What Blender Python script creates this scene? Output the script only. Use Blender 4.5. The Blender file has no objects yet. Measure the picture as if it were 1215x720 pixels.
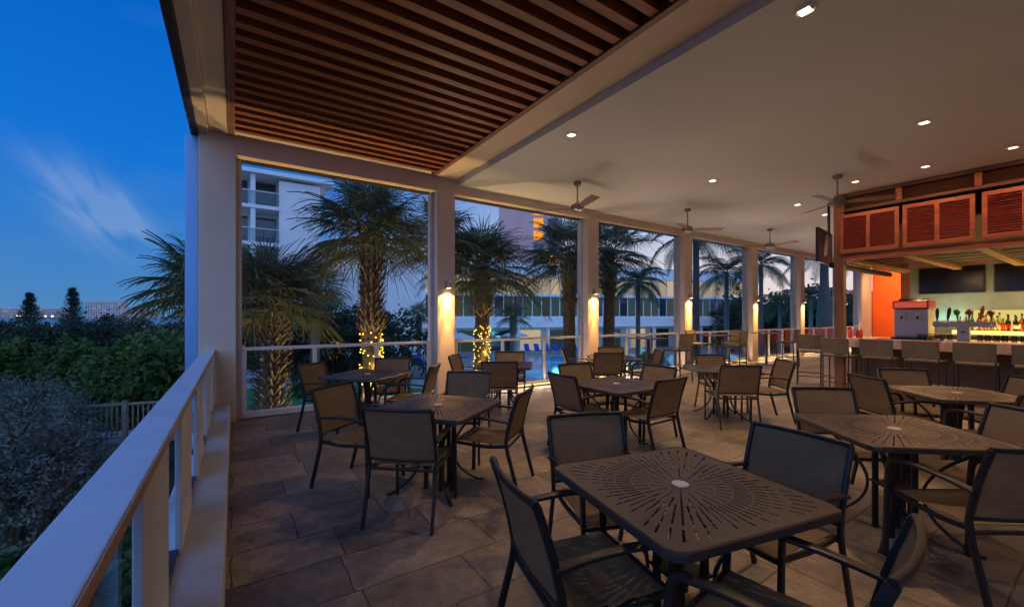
import bpy, bmesh, math, random
from mathutils import Vector, Matrix
R = math.radians
PI = math.pi
SC = bpy.context.scene
COL = SC.collection

# ------------------------------------------------------------------ camera numbers
F, CX, HY, EYE, YAW = 495.0, 607.5, 375.0, 1.55, R(33.7)
SY, CY = math.sin(YAW), math.cos(YAW)
GZ = -3.0                                     # garden level, one storey below the terrace


def spot_at(px, d, z):
    """world place in the direction px, at depth d in front of the photographer, height z"""
    u = (px - CX) / F
    return Vector((d * (SY + u * CY), d * (CY - u * SY), z))


# ------------------------------------------------------------------ materials
def new_mat(name):
    m = bpy.data.materials.new(name)
    m.use_nodes = True
    return m, m.node_tree, m.node_tree.nodes['Principled BSDF']


def mat(name, col, rough=.6, metal=0., var=.12, scale=6., bump=0., bscale=40., spec=.5, coord='Object', stretch=(1, 1, 1), dirt=0.):
    m, nt, b = new_mat(name)
    N, L = nt.nodes, nt.links
    tc = N.new('ShaderNodeTexCoord')
    mp = N.new('ShaderNodeMapping')
    mp.inputs['Scale'].default_value = stretch
    L.new(tc.outputs[coord], mp.inputs[0])
    n = N.new('ShaderNodeTexNoise')
    n.inputs['Scale'].default_value = scale
    n.inputs['Detail'].default_value = 6
    L.new(mp.outputs[0], n.inputs['Vector'])
    r = N.new('ShaderNodeValToRGB')
    r.color_ramp.elements[0].position = .3
    r.color_ramp.elements[1].position = .72
    r.color_ramp.elements[0].color = (*[c * (1 - var) for c in col], 1)
    r.color_ramp.elements[1].color = (*[min(1, c * (1 + var)) for c in col], 1)
    L.new(n.outputs['Fac'], r.inputs[0])
    out = r.outputs[0]
    if dirt:
        n3 = N.new('ShaderNodeTexNoise')
        n3.inputs['Scale'].default_value = .9
        n3.inputs['Detail'].default_value = 9
        n3.inputs['Roughness'].default_value = .7
        L.new(tc.outputs[coord], n3.inputs['Vector'])
        mr = N.new('ShaderNodeMapRange')
        mr.inputs[1].default_value = .5
        mr.inputs[2].default_value = .75
        mr.inputs[4].default_value = dirt
        L.new(n3.outputs['Fac'], mr.inputs[0])
        mx = N.new('ShaderNodeMixRGB')
        mx.inputs[2].default_value = (*[c * .45 for c in col], 1)
        L.new(mr.outputs[0], mx.inputs[0])
        L.new(out, mx.inputs[1])
        out = mx.outputs[0]
    L.new(out, b.inputs['Base Color'])
    rr = N.new('ShaderNodeMapRange')
    rr.inputs[3].default_value = max(0, rough - .1)
    rr.inputs[4].default_value = min(1, rough + .1)
    L.new(n.outputs['Fac'], rr.inputs[0])
    L.new(rr.outputs[0], b.inputs['Roughness'])
    b.inputs['Metallic'].default_value = metal
    b.inputs['Specular IOR Level'].default_value = spec
    if bump:
        n2 = N.new('ShaderNodeTexNoise')
        n2.inputs['Scale'].default_value = bscale
        n2.inputs['Detail'].default_value = 5
        L.new(mp.outputs[0], n2.inputs['Vector'])
        bp = N.new('ShaderNodeBump')
        bp.inputs['Strength'].default_value = bump
        bp.inputs['Distance'].default_value = .02
        L.new(n2.outputs['Fac'], bp.inputs['Height'])
        L.new(bp.outputs[0], b.inputs['Normal'])
    return m


def emit(name, col, s):
    m = bpy.data.materials.new(name)
    m.use_nodes = True
    nt = m.node_tree
    nt.nodes.clear()
    e = nt.nodes.new('ShaderNodeEmission')
    o = nt.nodes.new('ShaderNodeOutputMaterial')
    e.inputs[0].default_value = (*col, 1)
    e.inputs[1].default_value = s
    nt.links.new(e.outputs[0], o.inputs[0])
    return m


def glass(name, tint=(.86, .93, .95), ior=1.45, gl=1.0):
    """thin pane: clear see-through plus a fresnel mirror"""
    m = bpy.data.materials.new(name)
    m.use_nodes = True
    nt = m.node_tree
    nt.nodes.clear()
    N, L = nt.nodes, nt.links
    o = N.new('ShaderNodeOutputMaterial')
    t = N.new('ShaderNodeBsdfTransparent')
    t.inputs[0].default_value = (*tint, 1)
    g = N.new('ShaderNodeBsdfGlossy')
    g.inputs['Roughness'].default_value = .02
    fr = N.new('ShaderNodeFresnel')
    fr.inputs[0].default_value = ior
    mx = N.new('ShaderNodeMixShader')
    sc_ = N.new('ShaderNodeMath')
    sc_.operation = 'MULTIPLY'
    sc_.inputs[1].default_value = gl
    L.new(fr.outputs[0], sc_.inputs[0])
    L.new(sc_.outputs[0], mx.inputs[0])
    L.new(t.outputs[0], mx.inputs[1])
    L.new(g.outputs[0], mx.inputs[2])
    L.new(mx.outputs[0], o.inputs[0])
    return m


def leaf_mat(name, c1, c2, trans=.35, rough=.55, scale=1.3):
    m, nt, b = new_mat(name)
    N, L = nt.nodes, nt.links
    tc = N.new('ShaderNodeTexCoord')
    n = N.new('ShaderNodeTexNoise')
    n.inputs['Scale'].default_value = scale
    n.inputs['Detail'].default_value = 4
    L.new(tc.outputs['Object'], n.inputs[0])
    w = N.new('ShaderNodeTexNoise')
    w.inputs['Scale'].default_value = 22
    L.new(tc.outputs['Object'], w.inputs[0])
    a = N.new('ShaderNodeMath')
    a.operation = 'ADD'
    L.new(n.outputs['Fac'], a.inputs[0])
    L.new(w.outputs['Fac'], a.inputs[1])
    r = N.new('ShaderNodeValToRGB')
    r.color_ramp.elements[0].position = .38
    r.color_ramp.elements[1].position = .62
    r.color_ramp.elements[0].color = (*c1, 1)
    r.color_ramp.elements[1].color = (*c2, 1)
    h = N.new('ShaderNodeMath')
    h.operation = 'MULTIPLY'
    h.inputs[1].default_value = .5
    L.new(a.outputs[0], h.inputs[0])
    L.new(h.outputs[0], r.inputs[0])
    L.new(r.outputs[0], b.inputs['Base Color'])
    b.inputs['Roughness'].default_value = rough
    tr = N.new('ShaderNodeBsdfTranslucent')
    L.new(r.outputs[0], tr.inputs[0])
    mx = N.new('ShaderNodeMixShader')
    mx.inputs[0].default_value = trans
    L.new(b.outputs[0], mx.inputs[1])
    L.new(tr.outputs[0], mx.inputs[2])
    L.new(mx.outputs[0], N['Material Output'].inputs[0])
    return m


def sling_mat(name, c1, c2):
    """woven mesh fabric of the chairs: fine weave bump, a little light coming through"""
    m, nt, b = new_mat(name)
    N, L = nt.nodes, nt.links
    tc = N.new('ShaderNodeTexCoord')
    w1 = N.new('ShaderNodeTexWave')
    w1.inputs['Scale'].default_value = 60
    w1.bands_direction = 'X'
    w2 = N.new('ShaderNodeTexWave')
    w2.inputs['Scale'].default_value = 60
    w2.bands_direction = 'DIAGONAL'
    n = N.new('ShaderNodeTexNoise')
    n.inputs['Scale'].default_value = 7
    n.inputs['Detail'].default_value = 6
    for k in (w1, w2, n):
        L.new(tc.outputs['Object'], k.inputs[0])
    ad = N.new('ShaderNodeMath')
    ad.operation = 'MULTIPLY'
    L.new(w1.outputs['Fac'], ad.inputs[0])
    L.new(w2.outputs['Fac'], ad.inputs[1])
    mix = N.new('ShaderNodeMath')
    mix.operation = 'MULTIPLY_ADD'
    mix.inputs[1].default_value = .35
    L.new(ad.outputs[0], mix.inputs[0])
    L.new(n.outputs['Fac'], mix.inputs[2])
    r = N.new('ShaderNodeValToRGB')
    r.color_ramp.elements[0].position = .25
    r.color_ramp.elements[1].position = .9
    r.color_ramp.elements[0].color = (*c1, 1)
    r.color_ramp.elements[1].color = (*c2, 1)
    L.new(mix.outputs[0], r.inputs[0])
    L.new(r.outputs[0], b.inputs['Base Color'])
    b.inputs['Roughness'].default_value = .6
    b.inputs['Specular IOR Level'].default_value = .35
    bp = N.new('ShaderNodeBump')
    bp.inputs['Strength'].default_value = .25
    bp.inputs['Distance'].default_value = .004
    L.new(ad.outputs[0], bp.inputs['Height'])
    L.new(bp.outputs[0], b.inputs['Normal'])
    tr = N.new('ShaderNodeBsdfTranslucent')
    L.new(r.outputs[0], tr.inputs[0])
    mx = N.new('ShaderNodeMixShader')
    mx.inputs[0].default_value = .54
    L.new(b.outputs[0], mx.inputs[1])
    L.new(tr.outputs[0], mx.inputs[2])
    L.new(mx.outputs[0], N['Material Output'].inputs[0])
    return m


def floor_mat():
    """tumbled stone pavers in a mixed bond"""
    m, nt, b = new_mat('stone_pavers')
    N, L = nt.nodes, nt.links
    tc = N.new('ShaderNodeTexCoord')
    wob = N.new('ShaderNodeTexNoise')
    wob.inputs['Scale'].default_value = 5
    L.new(tc.outputs['Object'], wob.inputs[0])
    sub = N.new('ShaderNodeVectorMath')
    sub.operation = 'MULTIPLY_ADD'
    sub.inputs[1].default_value = (.03, .03, 0)
    L.new(wob.outputs['Color'], sub.inputs[0])
    L.new(tc.outputs['Object'], sub.inputs[2])

    def brick(w, h, off, sq, rot):
        mp = N.new('ShaderNodeMapping')
        mp.inputs['Rotation'].default_value = (0, 0, rot)
        L.new(sub.outputs[0], mp.inputs[0])
        k = N.new('ShaderNodeTexBrick')
        k.offset = off
        k.squash = sq
        k.squash_frequency = 3
        k.inputs['Scale'].default_value = 1
        k.inputs['Brick Width'].default_value = w
        k.inputs['Row Height'].default_value = h
        k.inputs['Mortar Size'].default_value = .007
        k.inputs['Mortar Smooth'].default_value = .4
        k.inputs['Color1'].default_value = (.32, .255, .19, 1)
        k.inputs['Color2'].default_value = (.16, .13, .105, 1)
        k.inputs['Mortar'].default_value = (.085, .07, .058, 1)
        L.new(mp.outputs[0], k.inputs[0])
        return k
    k = brick(.62, .41, .37, 1.5, 0)
    n = N.new('ShaderNodeTexNoise')
    n.inputs['Scale'].default_value = 2.1
    n.inputs['Detail'].default_value = 9
    n.inputs['Roughness'].default_value = .68
    L.new(tc.outputs['Object'], n.inputs[0])
    r = N.new('ShaderNodeValToRGB')
    r.color_ramp.elements[0].position = .3
    r.color_ramp.elements[1].position = .7
    r.color_ramp.elements[0].color = (.42, .42, .45, 1)
    r.color_ramp.elements[1].color = (1.3, 1.25, 1.2, 1)
    L.new(n.outputs['Fac'], r.inputs[0])
    mu = N.new('ShaderNodeMixRGB')
    mu.blend_type = 'MULTIPLY'
    mu.inputs[0].default_value = 1
    L.new(k.outputs['Color'], mu.inputs[1])
    L.new(r.outputs[0], mu.inputs[2])
    st = N.new('ShaderNodeTexNoise')
    st.inputs['Scale'].default_value = 9
    st.inputs['Detail'].default_value = 10
    st.inputs['Roughness'].default_value = .75
    st.inputs['Distortion'].default_value = 1.2
    L.new(tc.outputs['Object'], st.inputs[0])
    sr = N.new('ShaderNodeValToRGB')
    sr.color_ramp.elements[0].position = .36
    sr.color_ramp.elements[1].position = .58
    sr.color_ramp.elements[0].color = (.55, .53, .52, 1)
    sr.color_ramp.elements[1].color = (1.06, 1.04, 1.0, 1)
    L.new(st.outputs['Fac'], sr.inputs[0])
    m2 = N.new('ShaderNodeMixRGB')
    m2.blend_type = 'MULTIPLY'
    m2.inputs[0].default_value = .8
    L.new(mu.outputs[0], m2.inputs[1])
    L.new(sr.outputs[0], m2.inputs[2])
    L.new(m2.outputs[0], b.inputs['Base Color'])
    rr = N.new('ShaderNodeMapRange')
    rr.inputs[3].default_value = .38
    rr.inputs[4].default_value = .75
    L.new(n.outputs['Fac'], rr.inputs[0])
    L.new(rr.outputs[0], b.inputs['Roughness'])
    n2 = N.new('ShaderNodeTexNoise')
    n2.inputs['Scale'].default_value = 30
    n2.inputs['Detail'].default_value = 6
    L.new(tc.outputs['Object'], n2.inputs[0])
    h = N.new('ShaderNodeMath')
    h.operation = 'MULTIPLY_ADD'
    h.inputs[1].default_value = -.8
    L.new(k.outputs['Fac'], h.inputs[0])
    h2 = N.new('ShaderNodeMath')
    h2.operation = 'MULTIPLY'
    h2.inputs[1].default_value = .35
    L.new(n2.outputs['Fac'], h2.inputs[0])
    L.new(h2.outputs[0], h.inputs[2])
    bp = N.new('ShaderNodeBump')
    bp.inputs['Strength'].default_value = .45
    bp.inputs['Distance'].default_value = .012
    L.new(h.outputs[0], bp.inputs['Height'])
    L.new(bp.outputs[0], b.inputs['Normal'])
    return m


def wood_mat(name, c1, c2, axis='X', rough=.5):
    m, nt, b = new_mat(name)
    N, L = nt.nodes, nt.links
    tc = N.new('ShaderNodeTexCoord')
    mp = N.new('ShaderNodeMapping')
    s = {'X': (.6, 14, 14), 'Y': (14, .6, 14), 'Z': (14, 14, .6)}[axis]
    mp.inputs['Scale'].default_value = s
    L.new(tc.outputs['Object'], mp.inputs[0])
    n = N.new('ShaderNodeTexNoise')
    n.inputs['Scale'].default_value = 1.6
    n.inputs['Detail'].default_value = 8
    n.inputs['Distortion'].default_value = .6
    L.new(mp.outputs[0], n.inputs[0])
    r = N.new('ShaderNodeValToRGB')
    r.color_ramp.elements[0].position = .32
    r.color_ramp.elements[1].position = .68
    r.color_ramp.elements[0].color = (*c1, 1)
    r.color_ramp.elements[1].color = (*c2, 1)
    L.new(n.outputs['Fac'], r.inputs[0])
    L.new(r.outputs[0], b.inputs['Base Color'])
    b.inputs['Roughness'].default_value = rough
    bp = N.new('ShaderNodeBump')
    bp.inputs['Strength'].default_value = .15
    bp.inputs['Distance'].default_value = .01
    L.new(n.outputs['Fac'], bp.inputs['Height'])
    L.new(bp.outputs[0], b.inputs['Normal'])
    return m


def water_mat(name, col):
    m, nt, b = new_mat(name)
    N, L = nt.nodes, nt.links
    b.inputs['Base Color'].default_value = (*col, 1)
    b.inputs['Roughness'].default_value = .18
    tc = N.new('ShaderNodeTexCoord')
    n = N.new('ShaderNodeTexNoise')
    n.inputs['Scale'].default_value = 2.5
    n.inputs['Detail'].default_value = 3
    L.new(tc.outputs['Object'], n.inputs[0])
    bp = N.new('ShaderNodeBump')
    bp.inputs['Strength'].default_value = .2
    bp.inputs['Distance'].default_value = .05
    L.new(n.outputs['Fac'], bp.inputs['Height'])
    L.new(bp.outputs[0], b.inputs['Normal'])
    return m


M = {}
M['floor'] = floor_mat()
M['white'] = mat('white_paint', (.72, .68, .62), .55, var=.05, scale=2.5, bump=.06, bscale=60, dirt=.12)
M['warmwhite'] = mat('warm_tinted_white', (.76, .63, .51), .6, var=.06, scale=2.0, bump=.08, bscale=50, dirt=.14)  # white paint with warm lamp light put into its colour
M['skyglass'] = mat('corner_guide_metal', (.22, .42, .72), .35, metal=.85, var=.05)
M['ceil'] = mat('ceiling_paint', (.73, .74, .77), .8, var=.04, scale=.6, bump=.03, bscale=90)
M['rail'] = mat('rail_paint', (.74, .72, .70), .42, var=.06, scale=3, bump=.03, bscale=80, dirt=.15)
M['capm'] = mat('sky_tinted_cap', (.56, .66, .80), .38, var=.06, scale=3, bump=.03, bscale=80, dirt=.15)  # white cap paint with the sky's blue light put into its colour
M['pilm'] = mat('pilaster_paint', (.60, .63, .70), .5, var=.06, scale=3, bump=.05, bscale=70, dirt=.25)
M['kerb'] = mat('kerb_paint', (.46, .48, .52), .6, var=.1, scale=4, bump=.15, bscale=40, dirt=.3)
M['track'] = mat('dark_track', (.035, .035, .04), .5, var=.2)
M['guide'] = mat('shade_guide_paint', (.62, .63, .64), .4, var=.05)
M['dark'] = mat('dark_void', (.02, .018, .016), .9)
M['slat'] = wood_mat('cedar_slats', (.18, .055, .018), (.41, .135, .043), 'X')
M['slaty'] = wood_mat('cedar_frame', (.17, .065, .026), (.32, .13, .055), 'Y')
M['bronze'] = mat('bronze_frame', (.030, .025, .024), .42, metal=.35, var=.25, scale=14, bump=.05, bscale=120)
M['top'] = mat('bronze_tabletop', (.060, .042, .037), .42, metal=.2, var=.16, scale=9, bump=.12, bscale=160, dirt=.35)
M['sling'] = sling_mat('woven_sling', (.26, .185, .11), (.42, .31, .19))
M['slingd'] = sling_mat('grey_sling', (.23, .20, .165), (.34, .30, .25))
M['cap'] = mat('pale_plug', (.6, .57, .52), .5)
M['steel'] = mat('brushed_steel', (.60, .54, .52), .4, metal=.35, var=.08, scale=20, stretch=(1, 1, 12))
M['nickel'] = mat('fan_nickel', (.34, .30, .25), .35, metal=.9, var=.1)
M['blade'] = wood_mat('fan_blade', (.22, .15, .09), (.36, .26, .17), 'X', .45)
M['lens'] = emit('downlight_lens', (1, .86, .66), 6)
M['lensr'] = emit('bar_downlight_lens', (1, .66, .38), 5)
M['sconce'] = mat('sconce_metal', (.5, .45, .38), .4, metal=.6)
M['bulbw'] = emit('warm_lamp', (1, .72, .34), 12)
M['led'] = emit('rail_led', (1, .58, .17), 3.2)
M['fairy'] = emit('fairy_bulb', (1, .60, .06), 5)
M['cord'] = mat('string_cord', (.02, .03, .015), .7)
M['glass'] = glass('rail_glass', gl=.3)
M['shutter'] = wood_mat('red_cedar_frame', (.22, .065, .035), (.36, .12, .06), 'Y', .5)
M['louver'] = mat('louver_red', (.34, .06, .045), .5, var=.2, scale=8, bump=.08)
M['post'] = wood_mat('brown_post_wood', (.16, .075, .045), (.26, .12, .07), 'Z', .55)
M['transom'] = wood_mat('dark_transom_wood', (.06, .03, .022), (.13, .06, .04), 'Y', .6)
M['canopy'] = wood_mat('canopy_wood', (.32, .15, .06), (.48, .25, .11), 'X', .55)
M['canopyy'] = wood_mat('canopy_slats', (.32, .15, .06), (.46, .23, .10), 'Y', .55)
M['orange'] = mat('orange_wall_paint', (.85, .115, .006), .7, var=.05, scale=1.2, bump=.05)
M['teal'] = mat('teal_wall_tile', (.40, .47, .43), .35, var=.1, scale=5)
M['bartop'] = mat('bar_stone', (.62, .50, .42), .25, var=.14, scale=12)
M['barbase'] = mat('bar_base', (.09, .06, .045), .6, var=.2)
M['black'] = mat('black_plastic', (.012, .012, .014), .35, var=.1)
M['screen'] = mat('dark_screen', (.006, .006, .009), .22, var=.05)
M['red'] = mat('red_panel', (.5, .025, .02), .35, var=.15)
M['redp'] = mat('red_plastic', (.75, .05, .02), .3)
M['paleprint'] = mat('pale_print', (.75, .6, .5), .4)
M['trunk'] = mat('palm_boots', (.20, .145, .095), .85, var=.35, scale=9, bump=.5, bscale=30)
M['grey_trunk'] = mat('smooth_palm_trunk', (.13, .12, .11), .8, var=.2, scale=4, bump=.3)
M['bark'] = mat('bark', (.10, .075, .05), .9, var=.3, bump=.5)
M['frond'] = leaf_mat('fan_frond', (.07, .09, .042), (.165, .18, .085), .35)
M['feather'] = leaf_mat('feather_frond', (.035, .055, .025), (.085, .11, .05), .3)
M['seagrape'] = leaf_mat('seagrape_leaf', (.028, .07, .014), (.15, .23, .045), .4)
M['silver'] = leaf_mat('silver_leaf', (.085, .10, .08), (.22, .245, .20), .25)
M['darkleaf'] = leaf_mat('dark_leaf', (.012, .03, .014), (.045, .075, .03), .25)
M['midleaf'] = leaf_mat('mid_leaf', (.03, .08, .02), (.09, .17, .045), .3)
M['needle'] = leaf_mat('pine_needle', (.015, .03, .018), (.035, .055, .03), .2)
M['lawn'] = mat('lawn_turf', (.07, .25, .08), .9, var=.35, scale=3, bump=.5, bscale=60)
M['soil'] = mat('mulch', (.045, .04, .03), .95, var=.4, scale=2, bump=.6, bscale=20)
M['path'] = mat('path_concrete', (.42, .42, .42), .8, var=.12, scale=2, bump=.1)
M['deck'] = mat('pool_deck_stone', (.36, .34, .33), .7, var=.15, scale=1.5, bump=.1)
M['pool'] = water_mat('pool_water', (.02, .30, .50))
M['sea'] = water_mat('bay_water', (.01, .04, .08))
M['hotel'] = mat('hotel_stucco', (.84, .82, .80), .75, var=.06, scale=.5, bump=.05, dirt=.15)
M['salmon'] = mat('salmon_stucco', (.80, .46, .40), .8, var=.08, scale=.3)
M['farwall'] = mat('far_tower_wall', (.78, .66, .60), .8, var=.1, scale=.05)
M['mull'] = mat('white_mullion', (.8, .82, .85), .5)
M['hglass'] = mat('hotel_glass', (.03, .05, .055), .06, var=.3, scale=.3, spec=.9)
M['hlit'] = emit('lit_hotel_room', (1, .78, .50), .5)
M['hlitb'] = emit('lit_hotel_room_soft', (.85, .70, .48), .42)
M['hlitc'] = emit('lit_hotel_room_dim', (.6, .6, .5), .34)
M['hdimb'] = emit('pane_reflection_teal', (.14, .26, .30), .22)  # dim glows here and below are reflections painted into the lower panes
M['hdimc'] = emit('pane_reflection_olive', (.30, .33, .24), .17)
M['hdim'] = emit('pane_reflection_green', (.2, .3, .26), .14)
M['hlit2'] = emit('orange_lit_room', (1, .42, .12), .42)
M['sunwin'] = emit('sunset_reflection', (1, .36, .05), 1.1)  # glow stands for the sunset mirrored in the tower's panes
M['farwin'] = emit('far_window', (1, .72, .5), .35)
M['blue'] = mat('blue_cloth', (.012, .06, .42), .7, var=.15)
M['parasol'] = mat('pale_parasol', (.5, .58, .62), .7)
M['poolglow'] = emit('pool_lamp', (.1, .65, 1), 3)
M['fence'] = mat('weathered_rail', (.28, .25, .22), .8, var=.25)
M['mug'] = glass('mug_glass', (.75, .75, .72), 1.5)


# ------------------------------------------------------------------ mesh helpers
class MB:
    def __init__(self):
        self.v, self.f = [], []

    def add(self, vs, fs, mtx=None):
        b = len(self.v)
        self.v += [tuple(mtx @ Vector(p)) if mtx else tuple(p) for p in vs]
        self.f += [tuple(b + i for i in f) for f in fs]
        return self

    def box(self, x0, x1, y0, y1, z0, z1, mtx=None):
        v = [(x, y, z) for z in (z0, z1) for y in (y0, y1) for x in (x0, x1)]
        return self.add(v, [(0, 2, 3, 1), (4, 5, 7, 6), (0, 1, 5, 4), (2, 6, 7, 3), (0, 4, 6, 2), (1, 3, 7, 5)], mtx)

    def cbox(self, c, s, rz=0, rx=0, ry=0):
        m = Matrix.Translation(c) @ Matrix.Rotation(rz, 4, 'Z') @ Matrix.Rotation(ry, 4, 'Y') @ Matrix.Rotation(rx, 4, 'X')
        return self.box(-s[0] / 2, s[0] / 2, -s[1] / 2, s[1] / 2, -s[2] / 2, s[2] / 2, m)

    def sweep(self, path, prof, ref=(1, 0, 0), scales=None):
        P = [Vector(p) for p in path]
        n = len(prof)
        ref = Vector(ref)
        vs = []
        for i, p in enumerate(P):
            t = (P[min(i + 1, len(P) - 1)] - P[max(i - 1, 0)]).normalized()
            a = (ref - t * ref.dot(t))
            if a.length < 1e-4:
                a = Vector((0, 0, 1)) - t * t.z
                if a.length < 1e-4:
                    a = Vector((0, 1, 0)) - t * t.y
            a.normalize()
            b = t.cross(a)
            s = scales[i] if scales else 1
            vs += [tuple(p + a * (q[0] * s) + b * (q[1] * s)) for q in prof]
        fs = []
        for i in range(len(P) - 1):
            for j in range(n):
                k = (j + 1) % n
                fs.append((i * n + j, i * n + k, (i + 1) * n + k, (i + 1) * n + j))
        fs.append(tuple(range(n - 1, -1, -1)))
        fs.append(tuple((len(P) - 1) * n + j for j in range(n)))
        return self.add(vs, fs)

    def tube(self, path, r, n=8, ref=(1, 0, 0), scales=None):
        return self.sweep(path, [(r * math.cos(2 * PI * k / n), r * math.sin(2 * PI * k / n)) for k in range(n)], ref, scales)

    def bar(self, path, w, h, ref=(1, 0, 0), c=.3):
        """rounded rectangular bar"""
        e = min(w, h) * c
        W, H = w / 2, h / 2
        pr = [(W, H - e), (W - e * .3, H - e * .3), (W - e, H), (-W + e, H), (-W + e * .3, H - e * .3), (-W, H - e), (-W, -H + e), (-W + e * .3, -H + e * .3), (-W + e, -H), (W - e, -H), (W - e * .3, -H + e * .3), (W, -H + e)]
        return self.sweep(path, pr, ref)

    def lathe(self, prof, n=16, c=(0, 0, 0)):
        vs = [(c[0] + r * math.cos(2 * PI * k / n), c[1] + r * math.sin(2 * PI * k / n), c[2] + z) for r, z in prof for k in range(n)]
        fs = []
        for i in range(len(prof) - 1):
            for j in range(n):
                k = (j + 1) % n
                fs.append((i * n + j, i * n + k, (i + 1) * n + k, (i + 1) * n + j))
        fs.append(tuple(range(n - 1, -1, -1)))
        fs.append(tuple((len(prof) - 1) * n + j for j in range(n)))
        return self.add(vs, fs)

    def slab(self, fn, nu, nv, th):
        """double-sided thin sheet over u,v in 0..1; fn gives (point, normal)"""
        top, bot = [], []
        for i in range(nu + 1):
            for j in range(nv + 1):
                p, n = fn(i / nu, j / nv)
                p, n = Vector(p), Vector(n).normalized()
                top.append(tuple(p + n * th / 2))
                bot.append(tuple(p - n * th / 2))
        W = nv + 1
        K = len(top)
        fs = []
        for i in range(nu):
            for j in range(nv):
                a, b, c, d = i * W + j, (i + 1) * W + j, (i + 1) * W + j + 1, i * W + j + 1
                fs += [(a, b, c, d), (K + d, K + c, K + b, K + a)]
        rim = [i * W for i in range(nu + 1)] + [nu * W + j for j in range(1, nv + 1)] + [i * W + nv for i in range(nu - 1, -1, -1)] + [j for j in range(nv - 1, 0, -1)]
        for k in range(len(rim)):
            a, b = rim[k], rim[(k + 1) % len(rim)]
            fs.append((b, a, K + a, K + b))
        return self.add(top + bot, fs)

    def build(self, name, m, parent=None, smooth=False, bevel=0, loc=None):
        me = bpy.data.meshes.new(name)
        me.from_pydata(self.v, [], self.f)
        me.update()
        if smooth:
            me.polygons.foreach_set('use_smooth', [True] * len(me.polygons))
            try:
                me.set_sharp_from_angle(angle=R(smooth if smooth is not True else 40))
            except Exception:
                pass
        o = bpy.data.objects.new(name, me)
        COL.objects.link(o)
        if isinstance(m, str):
            m = M[m]
        me.materials.append(m)
        if parent:
            o.parent = parent
        if loc is not None:
            o.location = loc
        if bevel:
            b = o.modifiers.new('edge', 'BEVEL')
            b.width = bevel
            b.segments = 2
            b.limit_method = 'ANGLE'
        return o


def cr(pts, n=6):
    """smooth curve through points"""
    P = [Vector(p) for p in pts]
    out = []
    for i in range(len(P) - 1):
        p0, p1, p2, p3 = P[max(i - 1, 0)], P[i], P[i + 1], P[min(i + 2, len(P) - 1)]
        for k in range(n):
            t = k / n
            out.append(.5 * ((2 * p1) + (p2 - p0) * t + (2 * p0 - 5 * p1 + 4 * p2 - p3) * t * t + (3 * p1 - p0 - 3 * p2 + p3) * t ** 3))
    out.append(P[-1])
    return out


def tag(o, label=None, cat=None, group=None, kind=None):
    if label:
        o['label'] = label
    if cat:
        o['category'] = cat
    if group:
        o['group'] = group
    if kind:
        o['kind'] = kind
    return o


def empty(name, loc=(0, 0, 0), rz=0, label=None, cat=None, group=None):
    o = bpy.data.objects.new(name, None)
    COL.objects.link(o)
    o.location = loc
    o.rotation_euler = (0, 0, rz)
    o.empty_display_size = .1
    return tag(o, label, cat, group)


KIDS = {}


def dup(root, loc, rz=0, label=None, group=None, scale=None):
    def cp(o, par):
        c = o.copy()
        COL.objects.link(c)
        if par:
            c.parent = par
        for k in list(o.children):
            cp(k, c)
        return c
    r = cp(root, None)
    r.location = loc
    r.rotation_euler = (0, 0, rz)
    if scale:
        r.scale = (scale,) * 3 if not isinstance(scale, tuple) else scale
    if label:
        r['label'] = label
    if group:
        r['group'] = group
    return r


class Maker:
    """first call moves the source itself, later calls copy it"""
    def __init__(self, root):
        self.r, self.used = root, False

    def put(self, loc, rz=0, label=None, group=None, scale=None):
        if not self.used:
            self.used = True
            self.r.location = loc
            self.r.rotation_euler = (0, 0, rz)
            if scale:
                self.r.scale = (scale,) * 3 if not isinstance(scale, tuple) else scale
            return tag(self.r, label, None, group)
        return dup(self.r, loc, rz, label, group, scale or tuple(1 for _ in range(3)))


def light(kind, loc, power, col, name, size=.1, rot=None, spot=None, blend=.5, size_y=None):
    l = bpy.data.lights.new(name, kind)
    l.energy = power
    l.color = col
    if kind in ('POINT', 'SPOT'):
        l.shadow_soft_size = size
    if kind == 'AREA':
        l.size = size
        if size_y:
            l.shape = 'RECTANGLE'
            l.size_y = size_y
    if kind == 'SPOT':
        l.spot_size = R(spot)
        l.spot_blend = blend
    o = bpy.data.objects.new(name, l)
    COL.objects.link(o)
    o.location = loc
    if rot:
        o.rotation_euler = rot
    return o


# ================================================================== SETTING
CW = .37                                      # column width
CXS = [-.155, 3.365, 7.235, 11.09, 14.95, 18.6, 22.75, 26.3]
CZ, LZ, YF = 4.07, 3.90, 7.30                 # ceiling, lintel underside, colonnade front plane
rnd = random.Random(4)

fl = MB().box(-.36, 26.6, -6, 7.9, -.30, 0).build('terrace_floor', 'floor')
tag(fl, 'brown stone paver terrace floor under the tables', 'floor', kind='structure')
g = MB().box(-3000, 3000, -40, 4000, GZ - .5, GZ).build('ground', 'soil')
tag(g, 'dark planted ground around the terrace', 'ground', kind='structure')


def sheet(name, pts, z, m, label, cat):
    o = MB().add([(p[0], p[1], z) for p in pts], [tuple(range(len(pts)))]).build(name, m)
    return tag(o, label, cat, kind='structure')


def poly(*pd):
    return [spot_at(px, d, 0) for px, d in pd]


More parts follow.
